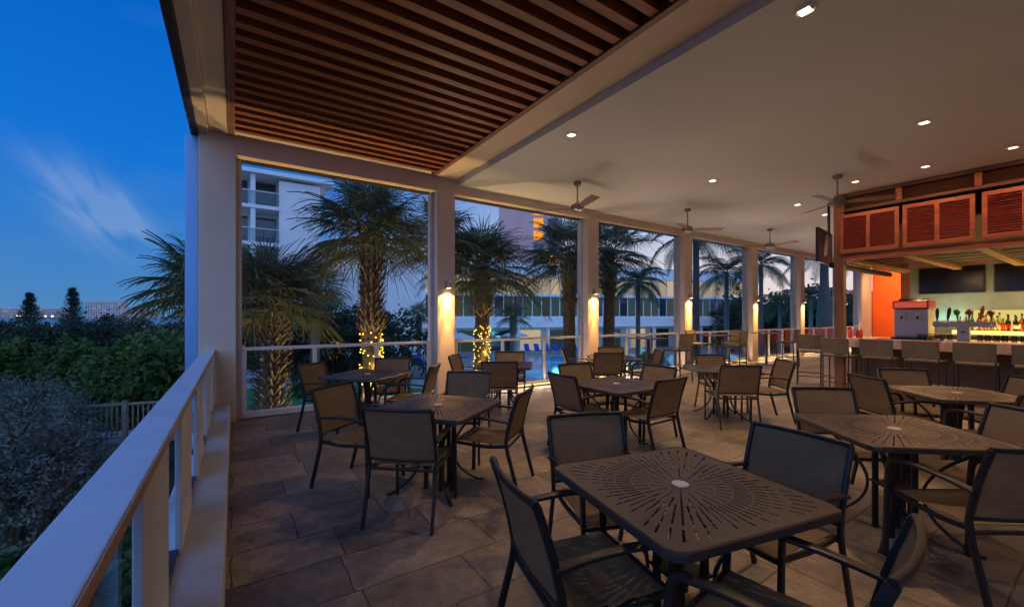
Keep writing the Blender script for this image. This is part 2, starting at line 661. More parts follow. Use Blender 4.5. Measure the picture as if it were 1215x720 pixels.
sheet('lawn', poly((245, 10), (520, 9), (760, 9.5), (640, 22), (560, 27), (235, 27)), GZ + .008, 'lawn', 'dark green lawn between terrace and path', 'lawn')
sheet('garden_path', poly((225, 26.2), (600, 26.2), (600, 30.5), (225, 30.5)), GZ + .012, 'path', 'pale concrete path beyond the lawn', 'path')
sheet('pool_deck', poly((560, 27), (640, 20), (1010, 20), (1010, 78), (430, 78), (430, 34)), GZ + .004, 'deck', 'stone deck around the swimming pool', 'pool deck')
sheet('pool_water', poly((622, 31), (700, 29.5), (800, 29), (1000, 29), (1000, 37), (800, 42), (660, 47), (618, 45)), GZ + .016, 'pool', 'bright blue swimming pool water', 'water')
sheet('bay_water', [(-900, 160), (-30, 160), (-40, 1100), (-1500, 1100)], GZ + .05, 'sea', 'dark bay water beyond the trees', 'water')

# ------------------------------------------------------------------ pavilion
pav = empty('terrace_pavilion', (0, 0, 0), 0, 'white open-sided terrace pavilion with square columns and timber slat ceiling', 'pavilion')
for cx in CXS[:7]:
    b = MB().box(cx - (CW / 2 if cx > 0 else .262), cx + CW / 2, YF, YF + CW, 0, CZ + .13)
    c = b.build('column', 'warmwhite', pav, bevel=.012)
    tr = MB()
    for s in (-1, 1):
        x0 = cx + s * CW / 2
        tr.box(min(x0, x0 + s * .07), max(x0, x0 + s * .07), YF + .17, YF + .29, 0.0, LZ)
    tr.build('shade_guide', 'guide', c, bevel=.005)
for i in range(7):
    x0, x1 = CXS[i] + CW / 2, CXS[i + 1] - CW / 2
    MB().box(x0, x1, YF + .003, YF + CW - .003, LZ, CZ + .13).build('lintel', 'warmwhite', pav, bevel=.008)
    MB().box(x0 + .01, x1 - .01, YF + .17, YF + .31, LZ - .016, LZ - .001).build('shade_pocket', 'track', pav)
MB().box(3.60, 26.6, -6, YF, CZ, CZ + .3).build('ceiling', 'ceil', pav)
MB().box(3.14, 3.597, -6, YF, 4.17, 4.45).build('beam', 'warmwhite', pav, bevel=.008)
MB().box(-.29, -.075, -6, YF, 4.17, 4.45).build('beam', 'warmwhite', pav, bevel=.008)
MB().box(-.42, -.293, -6, YF + CW, 4.12, 4.45).build('fascia', 'warmwhite', pav, bevel=.006)
MB().box(-.50, -.423, -6, YF + CW, 4.09, 4.35).build('shade_track', 'track', pav, bevel=.006)
MB().box(-.58, 26.7, -6.1, 8.3, 4.48, 4.75).build('roof', 'white', pav)
MB().box(-.07, 3.135, -6, YF, 4.462, 4.476).build('ceiling_backing', 'dark', pav)
sf = MB()
for x0, x1 in ((-.07, .012), (3.06, 3.135)):
    sf.box(x0, x1, -6, YF - .002, 4.155, 4.40)
sf.build('slat_frame', 'slaty', pav, bevel=.004)
sl = MB()
y = -5.9
while y < 7.2:
    j = rnd.uniform(-.006, .006)
    sl.box(.015, 3.057, y, y + .094, 4.172 + j, 4.29 + j)
    y += .2155
sl.build('slats', 'slat', pav, bevel=.003)
MB().box(-.6, 26.6, -6.3, -6.0, GZ, CZ + .3).build('rear_wall', 'ceil', pav)
MB().box(-.36, 26.6, -6, 8.0, GZ, -.302).build('plinth', 'kerb', pav)
# corner shade guide outside the left column
MB().box(-.565, -.419, YF + .03, YF + .22, .2, 4.085).build('corner_shade_guide', 'skyglass', pav, bevel=.006)
# upper bit of end wall
ow = MB().box(26.35, 26.6, -5.99, YF - .005, .004, CZ - .004).build('end_wall', 'orange')
tag(ow, 'bright orange painted wall at the far end beside the bar', 'wall')
MB().box(24.96, 26.34, YF + .02, YF + CW - .02, 0, LZ).build('end_pier', 'white', pav, bevel=.01)

# ------------------------------------------------------------------ glass railings in each bay
BAY = ['first bay by the corner column', 'second bay behind the lit palm', 'third bay by the pool', 'fourth bay', 'fifth bay', 'sixth bay next to the bar', 'last narrow bay beside the orange wall']


def railing(i):
    x0, x1 = CXS[i] + CW / 2 + .07, CXS[i + 1] - CW / 2 - .07
    if i == 6:
        x1 = 24.96
    yr = YF + .17
    r = empty('glass_railing', ((x0 + x1) / 2, yr, 0), 0, 'white framed glass railing in the ' + BAY[i], 'railing', 'glass railings between the columns')
    h = (x1 - x0) / 2
    MB().box(-h, h, -.035, .035, 1.03, 1.08).build('top_rail', 'rail', r, bevel=.012)
    MB().box(-h, h, -.045, .045, .015, .115).build('bottom_rail', 'rail', r, bevel=.01)
    px = [-h + .03, -h / 3, h / 3, h - .03]
    for k, p in enumerate(px):
        w = .03
        MB().box(p - w, p + w, -.03, .03, .116, 1.029).build('post', 'rail', r, bevel=.006)
    for a, b in zip(px, px[1:]):
        MB().box(a + .035, b - .035, -.004, .004, .117, 1.028).build('pane', 'glass', r)
    if i >= 1:
        MB().box(-h + .05, h - .05, -.062, -.048, .03, .045).build('light_strip', 'led', r)
        light('AREA', ((x0 + x1) / 2, yr - .075, .06), 27, (1, .72, .52), 'rail_strip_lamp', x1 - x0 - .3, (R(180 + 52), 0, 0), size_y=.03)


for i in range(7):
    railing(i)

# ------------------------------------------------------------------ left parapet
pr = empty('parapet', (-.28, .9, 0), 0, 'white parapet rail with flat wide cap along the left edge', 'parapet')


def pbox(n, x0, x1, y0, y1, z0, z1, m, bev=.006):
    return MB().box(x0 + .28, x1 + .28, y0 - .9, y1 - .9, z0, z1).build(n, m, pr, bevel=bev)


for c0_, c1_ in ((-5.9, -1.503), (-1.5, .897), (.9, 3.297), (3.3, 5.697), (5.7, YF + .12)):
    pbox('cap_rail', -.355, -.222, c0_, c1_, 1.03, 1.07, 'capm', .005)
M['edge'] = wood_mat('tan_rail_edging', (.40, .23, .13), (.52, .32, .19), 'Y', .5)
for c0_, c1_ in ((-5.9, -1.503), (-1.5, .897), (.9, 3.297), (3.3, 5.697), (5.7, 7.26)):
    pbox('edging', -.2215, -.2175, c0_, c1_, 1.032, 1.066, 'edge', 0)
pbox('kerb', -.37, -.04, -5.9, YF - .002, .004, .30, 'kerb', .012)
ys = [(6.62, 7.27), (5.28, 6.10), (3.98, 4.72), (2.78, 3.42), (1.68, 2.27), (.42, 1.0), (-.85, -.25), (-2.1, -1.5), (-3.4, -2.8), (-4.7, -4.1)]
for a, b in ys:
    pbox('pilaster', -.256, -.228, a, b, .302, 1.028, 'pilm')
for (a, b), (c, d) in zip(ys, ys[1:]):
    pbox('pane', -.285, -.277, d + .003, a - .003, .34, 1.027, 'glass', 0)
    pbox('sill', -.315, -.245, d + .002, a - .002, .303, .338, 'track', 0)

# ================================================================== LAMPS
trim = empty('recessed_downlight', (0, 0, 0), 0, None, 'downlight', 'recessed ceiling downlights')
MB().lathe([(.085, 0), (.09, -.004), (.085, -.008), (.062, -.008), (.06, .0)], 20).build('trim_ring', 'white', trim, True)
MB().box(-.043, .043, -.043, .043, -.012, -.009).build('lens', 'lens', trim, bevel=.003)
dl = Maker(trim)
DL = [(3.92, 1.52, 'brightest recessed ceiling light, nearest above the front table'), (3.9, 4.36, 'recessed ceiling light beside the beam, left of all the fans'),
      (7.4, 4.38, 'recessed ceiling light between the two left fans and the bar'), (7.47, 1.54, 'recessed ceiling light in front of the shutters, out over the right tables'),
      (10.59, 4.26, 'recessed ceiling light just left of the fan by the shutters'), (12.2, 4.3, 'faint recessed ceiling light above the hanging screen'),
      (3.9, -1.4, 'recessed ceiling light behind the front tables'), (7.4, -1.4, 'recessed ceiling light out of sight beside the bar'),
      (3.9, -4.2, 'recessed ceiling light near the rear wall by the beam'), (7.4, -4.2, 'recessed ceiling light near the rear wall by the bar')]
for x, y, lab in DL:
    dl.put((x, y, CZ - .001), 0, lab)
    light('SPOT', (x, y, CZ - .03), 62 if y < 0 else 235, (1, .64, .36), 'downlight_lamp', .05, (0, 0, 0), 128, .9)
tr2 = empty('shutter_downlight', (0, 0, 0), 0, None, 'downlight', 'warm downlights along the bar shutters')
MB().lathe([(.085, 0), (.09, -.004), (.085, -.008), (.062, -.008), (.06, .0)], 20).build('trim_ring', 'white', tr2, True)
MB().box(-.043, .043, -.043, .043, -.012, -.009).build('lens', 'lensr', tr2, bevel=.003)
dl2 = Maker(tr2)
for y, lab in ((2.93, 'orange tinted downlight next to the fan by the shutters'), (1.98, 'orange tinted downlight above the middle shutter'), (1.03, 'orange tinted downlight above the right shutter'), (.08, 'orange tinted downlight past the right shutter')):
    dl2.put((9.68, y, CZ - .001), 0, lab)
    light('SPOT', (9.68, y, CZ - .03), 46, (1, .42, .20), 'shutter_lamp', .05, (0, R(-30), 0), 140, .9)

# column sconces
sc = empty('wall_sconce', (0, 0, 0), 0, None, 'wall lamp', 'wall sconces on the columns')
MB().box(-.05, .05, -.03, 0, .0, .16).build('back_plate', 'sconce', sc, bevel=.004)
MB().lathe([(.035, .02), (.045, .03), (.048, .13), (.04, .145)], 16, (0, -.08, 0)).build('lamp_shade', 'sconce', sc, True)
MB().lathe([(.0, .016), (.034, .016), (.034, .019), (0, .019)], 14, (0, -.08, 0)).build('lens', 'bulbw', sc)
MB().box(-.012, .012, -.05, -.028, .07, .095).build('arm', 'sconce', sc)
scm = Maker(sc)
SL = ['second column, nearest of the lit sconces', 'third column left of the high stool', 'fourth column beside the light wrapped palm', 'fifth column behind two high stools', 'sixth column behind the single high stool', 'seventh column behind the bar post']
for k, cx in enumerate(CXS[1:7]):
    xx = cx + (.02 if k < 3 else .03)
    scm.put((xx, YF - .001, 2.06), 0, 'small downward wall sconce on the ' + SL[k])
    for pw, an in ((55, 128), (170, 46), (300, 20)):
        light('SPOT', (xx, YF - .085, 2.07), pw, (1, .52, .15), 'sconce_lamp', .02, (R(-14 if an > 100 else 0), 0, 0), an, .35)
    light('SPOT', (xx, YF - .10, 2.21), 45, (1, .70, .50), 'ceiling_fill_lamp', .30, (R(180 + 66), 0, 0), 84, .9)  # added uplight that brightens the ceiling, not part of the sconces

# ceiling fans
fan = empty('ceiling_fan', (0, 0, 0), 0, None, 'ceiling fan', 'ceiling fans along the terrace')
MB().lathe([(.03, -.07), (.06, -.06), (.075, -.02), (.07, 0)], 20).build('canopy', 'nickel', fan, True)
MB().tube([(0, 0, -.06), (0, 0, -.40)], .014, 10).build('downrod', 'nickel', fan, True)
MB().lathe([(.02, -.38), (.05, -.40), (.11, -.43), (.125, -.48), (.115, -.53), (.06, -.56), (.02, -.565)], 24).build('motor', 'nickel', fan, True)
bl = None
for k in range(3):
    a = k * 2 * PI / 3
    m = Matrix.Rotation(a, 4, 'Z')
    b = MB()

    def bf(u, v):
        x = .14 + u * .66
        w = .055 + .025 * math.sin(min(1, u * 1.2) * PI * .6)
        y = (v - .5) * 2 * w
        p = m @ Vector((x, y, -.485 - y * .22))
        n = m.to_3x3() @ Vector((0, .22, 1))
        return p, n
    b.slab(bf, 8, 3, .008)
    o = b.build('blade', 'blade', fan, True)
    MB().cbox((math.cos(a) * .15, math.sin(a) * .15, -.488), (.11, .045, .012), a).build('blade_iron', 'nickel', o)
fm = Maker(fan)
for x, y, a, lab in ((5.38, 5.85, 10, 'ceiling fan nearest the beam, in front of the third column'), (8.89, 5.88, -38, 'ceiling fan in front of the fourth column'),
                     (12.9, 5.9, 20, 'small distant ceiling fan left of the hanging screen'), (8.99, 2.98, -62, 'ceiling fan hanging against the red shutters')):
    fm.put((x, y, CZ - .001), R(a), lab)

# ================================================================== TABLES
def table_proto():
    r = empty('dining_table', (0, 0, 0), 0, None, 'table', 'square slotted metal dining tables')
    Hh, rc = .46, .07
    N = 64

    def Rb(t):
        c, s = abs(math.cos(t)), abs(math.sin(t))
        lo = Hh / max(c, s)
        x, y = lo * c, lo * s
        q = Hh - rc
        if x > q and y > q:                    # rounded corner
            bq = q * (c + s)
            return bq + math.sqrt(max(0, bq * bq - (2 * q * q - rc * rc)))
        return lo
    radii = [.036, .07, .08, .148, .158, .222, .231, .302, .311, .370, .379, .415, .42]
    rings = []
    for i, rr in enumerate(radii):
        ring = []
        for k in range(N):
            t = 2 * PI * (k + .5) / N
            dl_ = min(.0045 / rr, .42 * PI / N)
            ring += [(rr, t - dl_), (rr, t + dl_)]
        rings.append(ring)
    for s in (.15, .62, .9, 1.0):
        ring = []
        for k in range(N):
            t = 2 * PI * (k + .5) / N
            dl_ = .0045 / .46
            for q in (t - dl_, t + dl_):
                ring.append((.42 + (Rb(q) - .42) * s, q))
        rings.append(ring)
    W = 2 * N
    open_ = set()
    for i in range(len(rings) - 1):
        for k in range(N):
            t = 2 * PI * (k + .5) / N
            hole = False
            if i == 2:
                hole = k % 4 == 0
            elif i == 4:
                hole = k % 2 == 0
            elif i in (6, 8):
                hole = True
            elif i == 10:
                hole = k % 2 == 1 or Rb(t) > .53
            elif i == 13:
                hole = Rb(t) > .515
            if hole:
                open_.add((i, 2 * k))
    th = .005
    z0 = .74
    v = []
    for dz in (0, -th):
        for ring in rings:
            v += [(rr * math.cos(t), rr * math.sin(t), z0 + dz) for rr, t in ring]
    K = len(rings) * W
    fs = []
    solid = lambda i, j: 0 <= i < len(rings) - 1 and (i, j % W) not in open_
    for i in range(len(rings) - 1):
        for j in range(W):
            a, b, c, d = i * W + j, (i + 1) * W + j, (i + 1) * W + (j + 1) % W, i * W + (j + 1) % W
            if solid(i, j):
                fs += [(a, b, c, d), (K + d, K + c, K + b, K + a)]
            else:
                for p, q in ((a, b), (b, c), (c, d), (d, a)):
                    fs.append((p, q, K + q, K + p))
    t = MB().add(v, fs)
    # rolled rim
    n = 96
    pr_ = [(-.002, .002), (.006, -.003), (.008, -.012), (.008, -.034), (.0, -.036), (.0, -.008)]
    vs = []
    for k in range(n):
        q = 2 * PI * k / n
        rb = Rb(q)
        vs += [((rb + p[0]) * math.cos(q), (rb + p[0]) * math.sin(q), z0 + p[1]) for p in pr_]
    m_ = len(pr_)
    t.add(vs, [(k * m_ + j, ((k + 1) % n) * m_ + j, ((k + 1) % n) * m_ + (j + 1) % m_, k * m_ + (j + 1) % m_) for k in range(n) for j in range(m_)])
    top = t.build('tabletop', 'top', r)
    MB().lathe([(.034, z0 - .02), (.034, z0 + .003), (.04, z0 + .004), (.038, z0 + .008), (.01, z0 + .010)], 24).build('umbrella_hole_plug', 'cap', r, True)
    for sx in (-1, 1):
        for sy in (-1, 1):
            MB().bar([(sx * .075, sy * .075, .0), (sx * .075, sy * .075, .715)], .034, .034).build('post', 'bronze', r, 30)
    for k in range(4):
        a = PI / 4 + k * PI / 2
        c, s = math.cos(a), math.sin(a)
        pts = [(.46, .712), (.40, .66), (.25, .53), (.155, .37), (.17, .22), (.27, .09), (.40, .012), (.44, .012)]
        path = cr([(c * q, s * q, z) for q, z in pts], 4)
        MB().bar(path, .03, .018, (-s, c, 0)).build('leg', 'bronze', r, 30)
    MB().box(-.10, .10, -.10, .10, .33, .345).build('shelf_plate', 'bronze', r, bevel=.003)
    for k in range(2):
        MB().cbox((0, 0, .708 - .004 * k), (1.0, .03, .02), PI / 4 + k * PI / 2).build('top_brace', 'bronze', r, bevel=.003)
    return r


TBL = Maker(table_proto())
TABLES = dict(
    T1=(1.785, 1.22, -12, 'nearest square metal table with sunburst slots and white centre plug'),
    T2=(1.545, 3.54, 36, 'dark square table just right of the parapet, its four chairs around it'),
    T3=(1.56, 5.98, 40, 'dark square table against the first bay railing'),
    T4=(3.82, 3.47, 0, 'dark square table in the centre, between beam column and front table'),
    T5=(3.95, .97, 50, 'square slotted table at the right, second nearest, showing its bowed legs'),
    T6=(6.36, 1.06, 45, 'square table just in front of the bar stools on the right'),
    T7=(6.30, 3.60, 48, 'square table left of the stools, before the high stools'),
    T8=(3.78, 5.90, 52, 'small looking table behind the second column by the string lights'),
    T9=(6.22, 5.74, 52, 'table by the third column next to the pool railing'))
for k, (x, y, a, lab) in TABLES.items():
    TBL.put((x, y, 0), R(a), lab)


# ================================================================== CHAIRS
def chair_proto():
    r = empty('sling_armchair', (0, 0, 0), 0, None, 'chair', 'bronze sling armchairs around the dining tables')
    X = .262
    up = cr([(0, -.345, 0), (0, -.285, .22), (0, -.235, .42), (0, -.238, .52), (0, -.28, .70), (0, -.338, .875)], 5)
    fr = cr([(0, .275, 0), (0, .268, .30), (0, .258, .55), (0, .236, .622), (0, .185, .648)], 5)
    am = cr([(0, .20, .645), (0, .05, .658), (0, -.12, .652), (0, -.27, .635)], 5)
    rail = cr([(0, -.232, .425), (0, -.05, .408), (0, .12, .418), (0, .262, .428)], 4)
    for s in (-1, 1):
        sh = lambda path, dx=0: [Vector((s * (X + dx), p[1], p[2])) for p in path]
        MB().bar(sh(up), .022, .034, (1, 0, 0)).build('leg', 'bronze', r, 30)
        MB().bar(sh(fr), .022, .034, (1, 0, 0)).build('leg', 'bronze', r, 30)
        MB().bar(sh(am, .004), .048, .018, (1, 0, 0)).build('armrest', 'bronze', r, 30)
    b = MB()
    for s in (-1, 1):
        b.bar([Vector((s * (X - .02), p[1], p[2])) for p in rail], .018, .03)
    b.bar([(-X, .262, .428), (X, .262, .428)], .022, .022, (0, 0, 1))
    b.bar([(-X, -.232, .41), (X, -.232, .41)], .022, .022, (0, 0, 1))
    b.build('seat_frame', 'bronze', r, 30)
    bow = lambda x: .03 * (1 - (x / X) ** 2)
    tp = [(X * (k / 8 - 1) if k <= 16 else 0, 0, 0) for k in range(17)]
    MB().bar([(p[0], -.338 - bow(p[0]), .878) for p in tp], .026, .024, (0, 0, 1)).build('top_bar', 'bronze', r, 30)
    MB().bar([(p[0], -.236 - bow(p[0]) * .8, .488) for p in tp], .02, .02, (0, 0, 1)).build('back_bar', 'bronze', r, 30)

    def seat(u, v):
        x = (u - .5) * 2 * (X - .024)
        y = -.222 + v * .492
        z = .446 - .022 * (1 - (x / X) ** 2) * math.sin(PI * min(1, v * 1.05)) - (.03 * max(0, (v - .9) / .1) ** 2)
        return (x, y, z), (0, 0, 1)
    MB().slab(seat, 8, 12, .005).build('seat', 'sling', r, True)

    def back(u, v):
        x = (u - .5) * 2 * (X - .008)
        z = .492 + v * .378
        t = (z - .49) / .385
        y = -.236 - .102 * t ** 1.25 - bow(x) * (.8 + .2 * v)
        return (x, y, z), (0, 1, .25)
    MB().slab(back, 8, 10, .005).build('backrest', 'sling', r, True)
    return r


CH = Maker(chair_proto())


def chair(mx, my, face, label):
    """mx,my: middle of the top of the back; face: heading of the sitter in degrees"""
    a = R(face - 90)
    off = .345
    CH.put((mx + math.cos(R(face)) * off, my + math.sin(R(face)) * off, 0), a, label)


chair(.95, 1.44, -14, 'armchair seen from behind, pulled up at the left side of the nearest slotted table')
chair(1.99, 2.09, -111, 'armchair facing us across the left corner of the nearest slotted table')
chair(2.70, 1.08, 173, 'armchair with pale streaked back on the right side of the nearest slotted table')
chair(1.64, .37, 98, 'armchair cut off by the bottom edge, its curved back nearest to us')
chair(.97, 2.95, 48, 'armchair with its back to us at the table beside the parapet')
chair(.79, 4.30, -53, 'orange lit armchair on the parapet side of the table beside the parapet')
chair(2.35, 4.45, -132, 'armchair with broad grey back facing us in front of the second column')
chair(2.22, 3.09, 130, 'armchair in side view right of the table beside the parapet')
chair(.90, 6.43, -47, 'leftmost armchair at the table against the first bay railing')
chair(2.11, 6.60, -115, 'armchair with its back to the railing in front of the lit palm trunk')
chair(2.30, 5.33, 142, 'armchair in side view close to the foot of the second column')
chair(3.12, 3.67, -5, 'armchair with its back to us at the left of the centre table')
chair(3.98, 4.39, -98, 'armchair facing us behind the left of the centre table')
chair(4.75, 3.55, 178, 'armchair behind the right edge of the centre table, facing left')
chair(3.88, 2.74, 92, 'armchair seen from behind at the front right of the centre table')
chair(3.14, 6.52, -45, 'orange armchair beside the second column, left of the string lights')
chair(4.31, 6.53, -124, 'orange backed armchair against the railing by the string lights')
chair(3.24, 5.19, 56, 'dark armchair with its back to us in front of the string lights')
chair(5.55, 6.50, -35, 'orange armchair in side view at the foot of the third column')
chair(6.75, 6.30, -124, 'bright orange backed armchair right of the third column')
chair(5.67, 5.33, 56, 'dark armchair with its back to us before the third column')
chair(6.95, 5.20, 145, 'armchair in side view against the blue pool, right of the third column')
chair(6.85, 4.12, -116, 'armchair facing us below the high stool of the fourth column')
chair(5.72, 2.98, 50, 'dark armchair seen from behind, in front of the two high stools')
chair(6.90, 2.93, 140, 'armchair in side view just left of the row of bar stools')
chair(4.55, 1.63, -128, 'khaki backed armchair facing us behind the left of the second nearest table')
chair(4.66, .42, 140, 'khaki backed armchair facing left behind the right of the second nearest table')
chair(3.38, .25, 55, 'large armchair at the right frame edge with its back to us')
chair(5.85, 1.69, -38, 'armchair seen from behind between the second nearest table and the bar stools')
chair(7.02, 1.65, -134, 'pale backed armchair facing us directly in front of the bar stools')
chair(7.10, .60, 140, 'armchair barely in view at the right edge below the bar stools')
chair(5.72, .40, 58, 'dark armchair back at the right edge before the table by the bar')


# ------------------------------------------------------------------ bar stools
def stool_proto():
    r = empty('bar_stool', (0, 0, 0), 0, None, 'bar stool', 'tall sling bar stools')
    X = .235
    up = cr([(0, -.235, 0), (0, -.225, .4), (0, -.215, .74), (0, -.225, .88), (0, -.262, 1.14)], 4)
    for s in (-1, 1):
        MB().bar([Vector((s * X, p[1], p[2])) for p in up], .024, .028).build('leg', 'bronze', r, 30)
        MB().bar([(s * X, .225, 0), (s * X, .215, .745)], .024, .028).build('leg', 'bronze', r, 30)
    b = MB()
    for s in (-1, 1):
        b.bar([(s * X, -.215, .745), (s * X, .215, .745)], .022, .03)
        MB().bar([(s * X, -.228, .30), (s * X, .221, .30)], .018, .022).build('side_rail', 'bronze', r, 30)
    b.bar([(-X, .22, .745), (X, .22, .745)], .022, .03, (0, 0, 1))
    b.bar([(-X, -.215, .745), (X, -.215, .745)], .022, .03, (0, 0, 1))
    b.build('seat_frame', 'bronze', r, 30)
    b = MB()
    b.bar([(-X, .222, .24), (X, .222, .24)], .02, .024, (0, 0, 1))
    b.bar([(-X, -.23, .20), (X, -.23, .20)], .018, .02, (0, 0, 1))
    b.build('foot_rail', 'bronze', r, 30)

    def seat(u, v):
        x = (u - .5) * 2 * (X + .012)
        y = -.225 + v * .47
        return (x, y, .772 - .012 * (1 - (x / X) ** 2) * math.sin(PI * v) - .02 * max(0, (v - .9) / .1) ** 2), (0, 0, 1)
    MB().slab(seat, 6, 8, .022).build('seat', 'slingd', r, True)

    def back(u, v):
        x = (u - .5) * 2 * (X + .012)
        z = .815 + v * .325
        return (x, -.218 - .047 * v - .015 * (1 - (x / X) ** 2), z), (0, 1, .15)
    MB().slab(back, 6, 8, .03).build('backrest', 'slingd', r, True)
    return r


ST = Maker(stool_proto())
BS = [(3.46, 0, 'first bar stool in the row, in front of the red post'), (2.80, 3, 'second bar stool from the red post'), (2.16, -2, 'third bar stool from the red post, before the frozen drink machine'),
      (1.52, 2, 'fourth bar stool from the red post, before the beer taps'), (.86, 0, 'bar stool at the right edge of the photo')]
for y, a, lab in BS:
    ST.put((10.50, y, 0), R(-90 + a), lab, 'bar stools along the bar', (1, 1, .965))
ST.put((10.95, 4.15, 0), R(-70), 'dark red bar stool at the left end of the bar, turned sideways', 'bar stools along the bar')
HS = [(8.75, 6.05, 0, 'high stool with its back to us in front of the fourth column'), (11.15, 6.0, 8, 'left one of two high stools by the fifth column'),
      (12.2, 6.55, 95, 'high stool in side view against the fifth column'), (14.25, 6.0, 5, 'single high stool in front of the sixth column')]
for x, y, a, lab in HS:
    ST.put((x, y, 0), R(a), lab, 'high stools along the railing')
ST.put((11.1, 7.0, 0), R(180), 'high stool beyond the high table, facing us by the fifth column', 'high stools along the railing')

# high tables at the railing
ht = empty('high_table', (0, 0, 0), 0, None, 'high table', 'high tables along the railing')
MB().box(-.33, .33, -.33, .33, .995, 1.02).build('tabletop', 'top', ht, bevel=.008)
MB().bar([(0, 0, .02), (0, 0, .995)], .07, .07).build('post', 'bronze', ht, 30)
MB().cbox((0, 0, .012), (.5, .5, .022)).build('base', 'bronze', ht, bevel=.006)
HT = Maker(ht)
HT.put((8.45, 6.65, 0), 0, 'high table behind the stool at the fourth column')
HT.put((11.35, 6.58, 0), 0, 'high table between the stools at the fifth column')
HT.put((14.3, 6.65, 0), 0, 'high table behind the single high stool')

# ================================================================== BAR
bar = empty('bar_counter', (11.6, 1.2, 0), 0, 'long bar counter with pale thick stone top and dark base', 'bar counter')
MB().box(-.40, .85, -4.2, 2.45, .875, 1.07).build('countertop', 'bartop', bar, bevel=.012)
MB().box(-.12, .25, -4.1, 2.35, .004, .874).build('base', 'barbase', bar, bevel=.006)
MB().tube([(-.24, -4.1, .2), (-.24, 2.3, .2)], .022, 10).build('foot_rail', 'nickel', bar, True)

cn = empty('bar_canopy', (10.5, 3.5, 0), 0, 'timber bar canopy with red posts, slatted soffit and dark louvred transoms', 'bar canopy')


def cb(n, x0, x1, y0, y1, z0, z1, m, bev=.005):
    return MB().box(x0 - 10.5, x1 - 10.5, y0 - 3.5, y1 - 3.5, z0, z1).build(n, m, cn, bevel=bev)


cb('post', 10.50, 10.66, 3.38, 3.54, .002, CZ - .003, 'post')
cb('post', 15.1, 15.28, 3.42, 3.58, .002, 3.0, 'shutter')
cb('post', 10.58, 10.66, -3.0, -2.86, .002, CZ - .003, 'shutter')
cb('front_beam', 10.50, 10.64, -4, 3.377, 2.70, 2.80, 'shutter')
cb('transom_beam', 10.50, 10.64, -4, 3.377, 3.70, 3.76, 'transom')
cb('transom_beam', 10.50, 10.64, -4, 3.377, 3.99, 4.066, 'transom')
for y in (2.52, 1.50, .46):
    cb('mullion', 10.51, 10.63, y - .045, y + .045, 3.763, 3.987, 'shutter')
tl = MB()
for k in range(7):
    z = 3.79 + k * .028
    tl.cbox((.07, -3.6, z), (.035, 6.9, .006), 0, 0, R(35))
tl.build('transom_louvers', 'transom', cn)
for y in (3.46, 2.50, 1.50, .5, -.6, -1.7):
    cb('rafter', 10.66, 15.1, y - .075, y + .075, 2.715, 2.79, 'canopy')
sl = MB()
x = 10.95
while x < 15.0:
    sl.box(x - 10.5, x + .07 - 10.5, -4 - 3.5, 3.53 - 3.5, 2.793, 2.818)
    x += .62
sl.build('soffit_slats', 'canopyy', cn, bevel=.003)
cb('soffit', 10.66, 15.3, -4, 3.54, 3.30, 3.33, 'transom', 0)
cb('side_panel', 10.66, 15.3, 3.56, 3.60, 2.72, 4.06, 'transom', 0)
MB().tube([(.35, .19, 2.66), (4.1, .19, 2.66)], .065, 14).build('shade_roller', 'black', cn, True)

sh = empty('louvred_shutter', (0, 0, 0), 0, None, 'shutter', 'red louvred shutters hung above the bar')
Ws, Zs0, Zs1 = .46, 2.83, 3.63
MB().box(-.02, .02, -Ws, Ws, Zs1 - .075, Zs1).build('frame_rail', 'shutter', sh, bevel=.004)
MB().box(-.02, .02, -Ws, Ws, Zs0, Zs0 + .09).build('frame_rail', 'shutter', sh, bevel=.004)
for yv in (-Ws + .03, 0, Ws - .03):
    MB().box(-.018, .018, yv - .032, yv + .032, Zs0 + .091, Zs1 - .076).build('stile', 'shutter', sh, bevel=.004)
for s in (-1, 1):
    lv = MB()
    y0, y1 = (.034, Ws - .064) if s > 0 else (-Ws + .064, -.034)
    for k in range(14):
        z = Zs0 + .116 + k * .0435
        lv.cbox((0, (y0 + y1) / 2, z), (.046, y1 - y0, .008), 0, 0, R(28))
    lv.build('louvers', 'louver', sh)
MB().box(.026, .03, -Ws + .06, Ws - .06, Zs0 + .09, Zs1 - .075).build('gap_shade', 'dark', sh)  # dark sheet stands for shade in the gaps between louvers
SH = Maker(sh)
for y, lab in ((2.965, 'red louvred shutter next to the bar post, left end of the row'), (1.99, 'red louvred shutter in the middle above the bar'), (.99, 'red louvred shutter cut by the right frame edge'), (0, 'red louvred shutter past the right edge of view')):
    SH.put((10.47, y, 0), 0, lab)

# hanging screen on the canopy end
tv = empty('hanging_screen', (11.0, 3.86, 0), R(8), 'black television hung high at the canopy end, back and bracket showing', 'television')
MB().box(-.62, .62, .0, .06, 2.72, 3.46).build('screen', 'black', tv, bevel=.01)
MB().cbox((-.15, -.04, 3.1), (.06, .05, .5), 0, 0, R(20)).build('bracket', 'steel', tv, bevel=.005)
MB().bar([(0, -.05, 3.3), (0, -.05, 4.05)], .05, .05).build('mount', 'black', tv, 30)

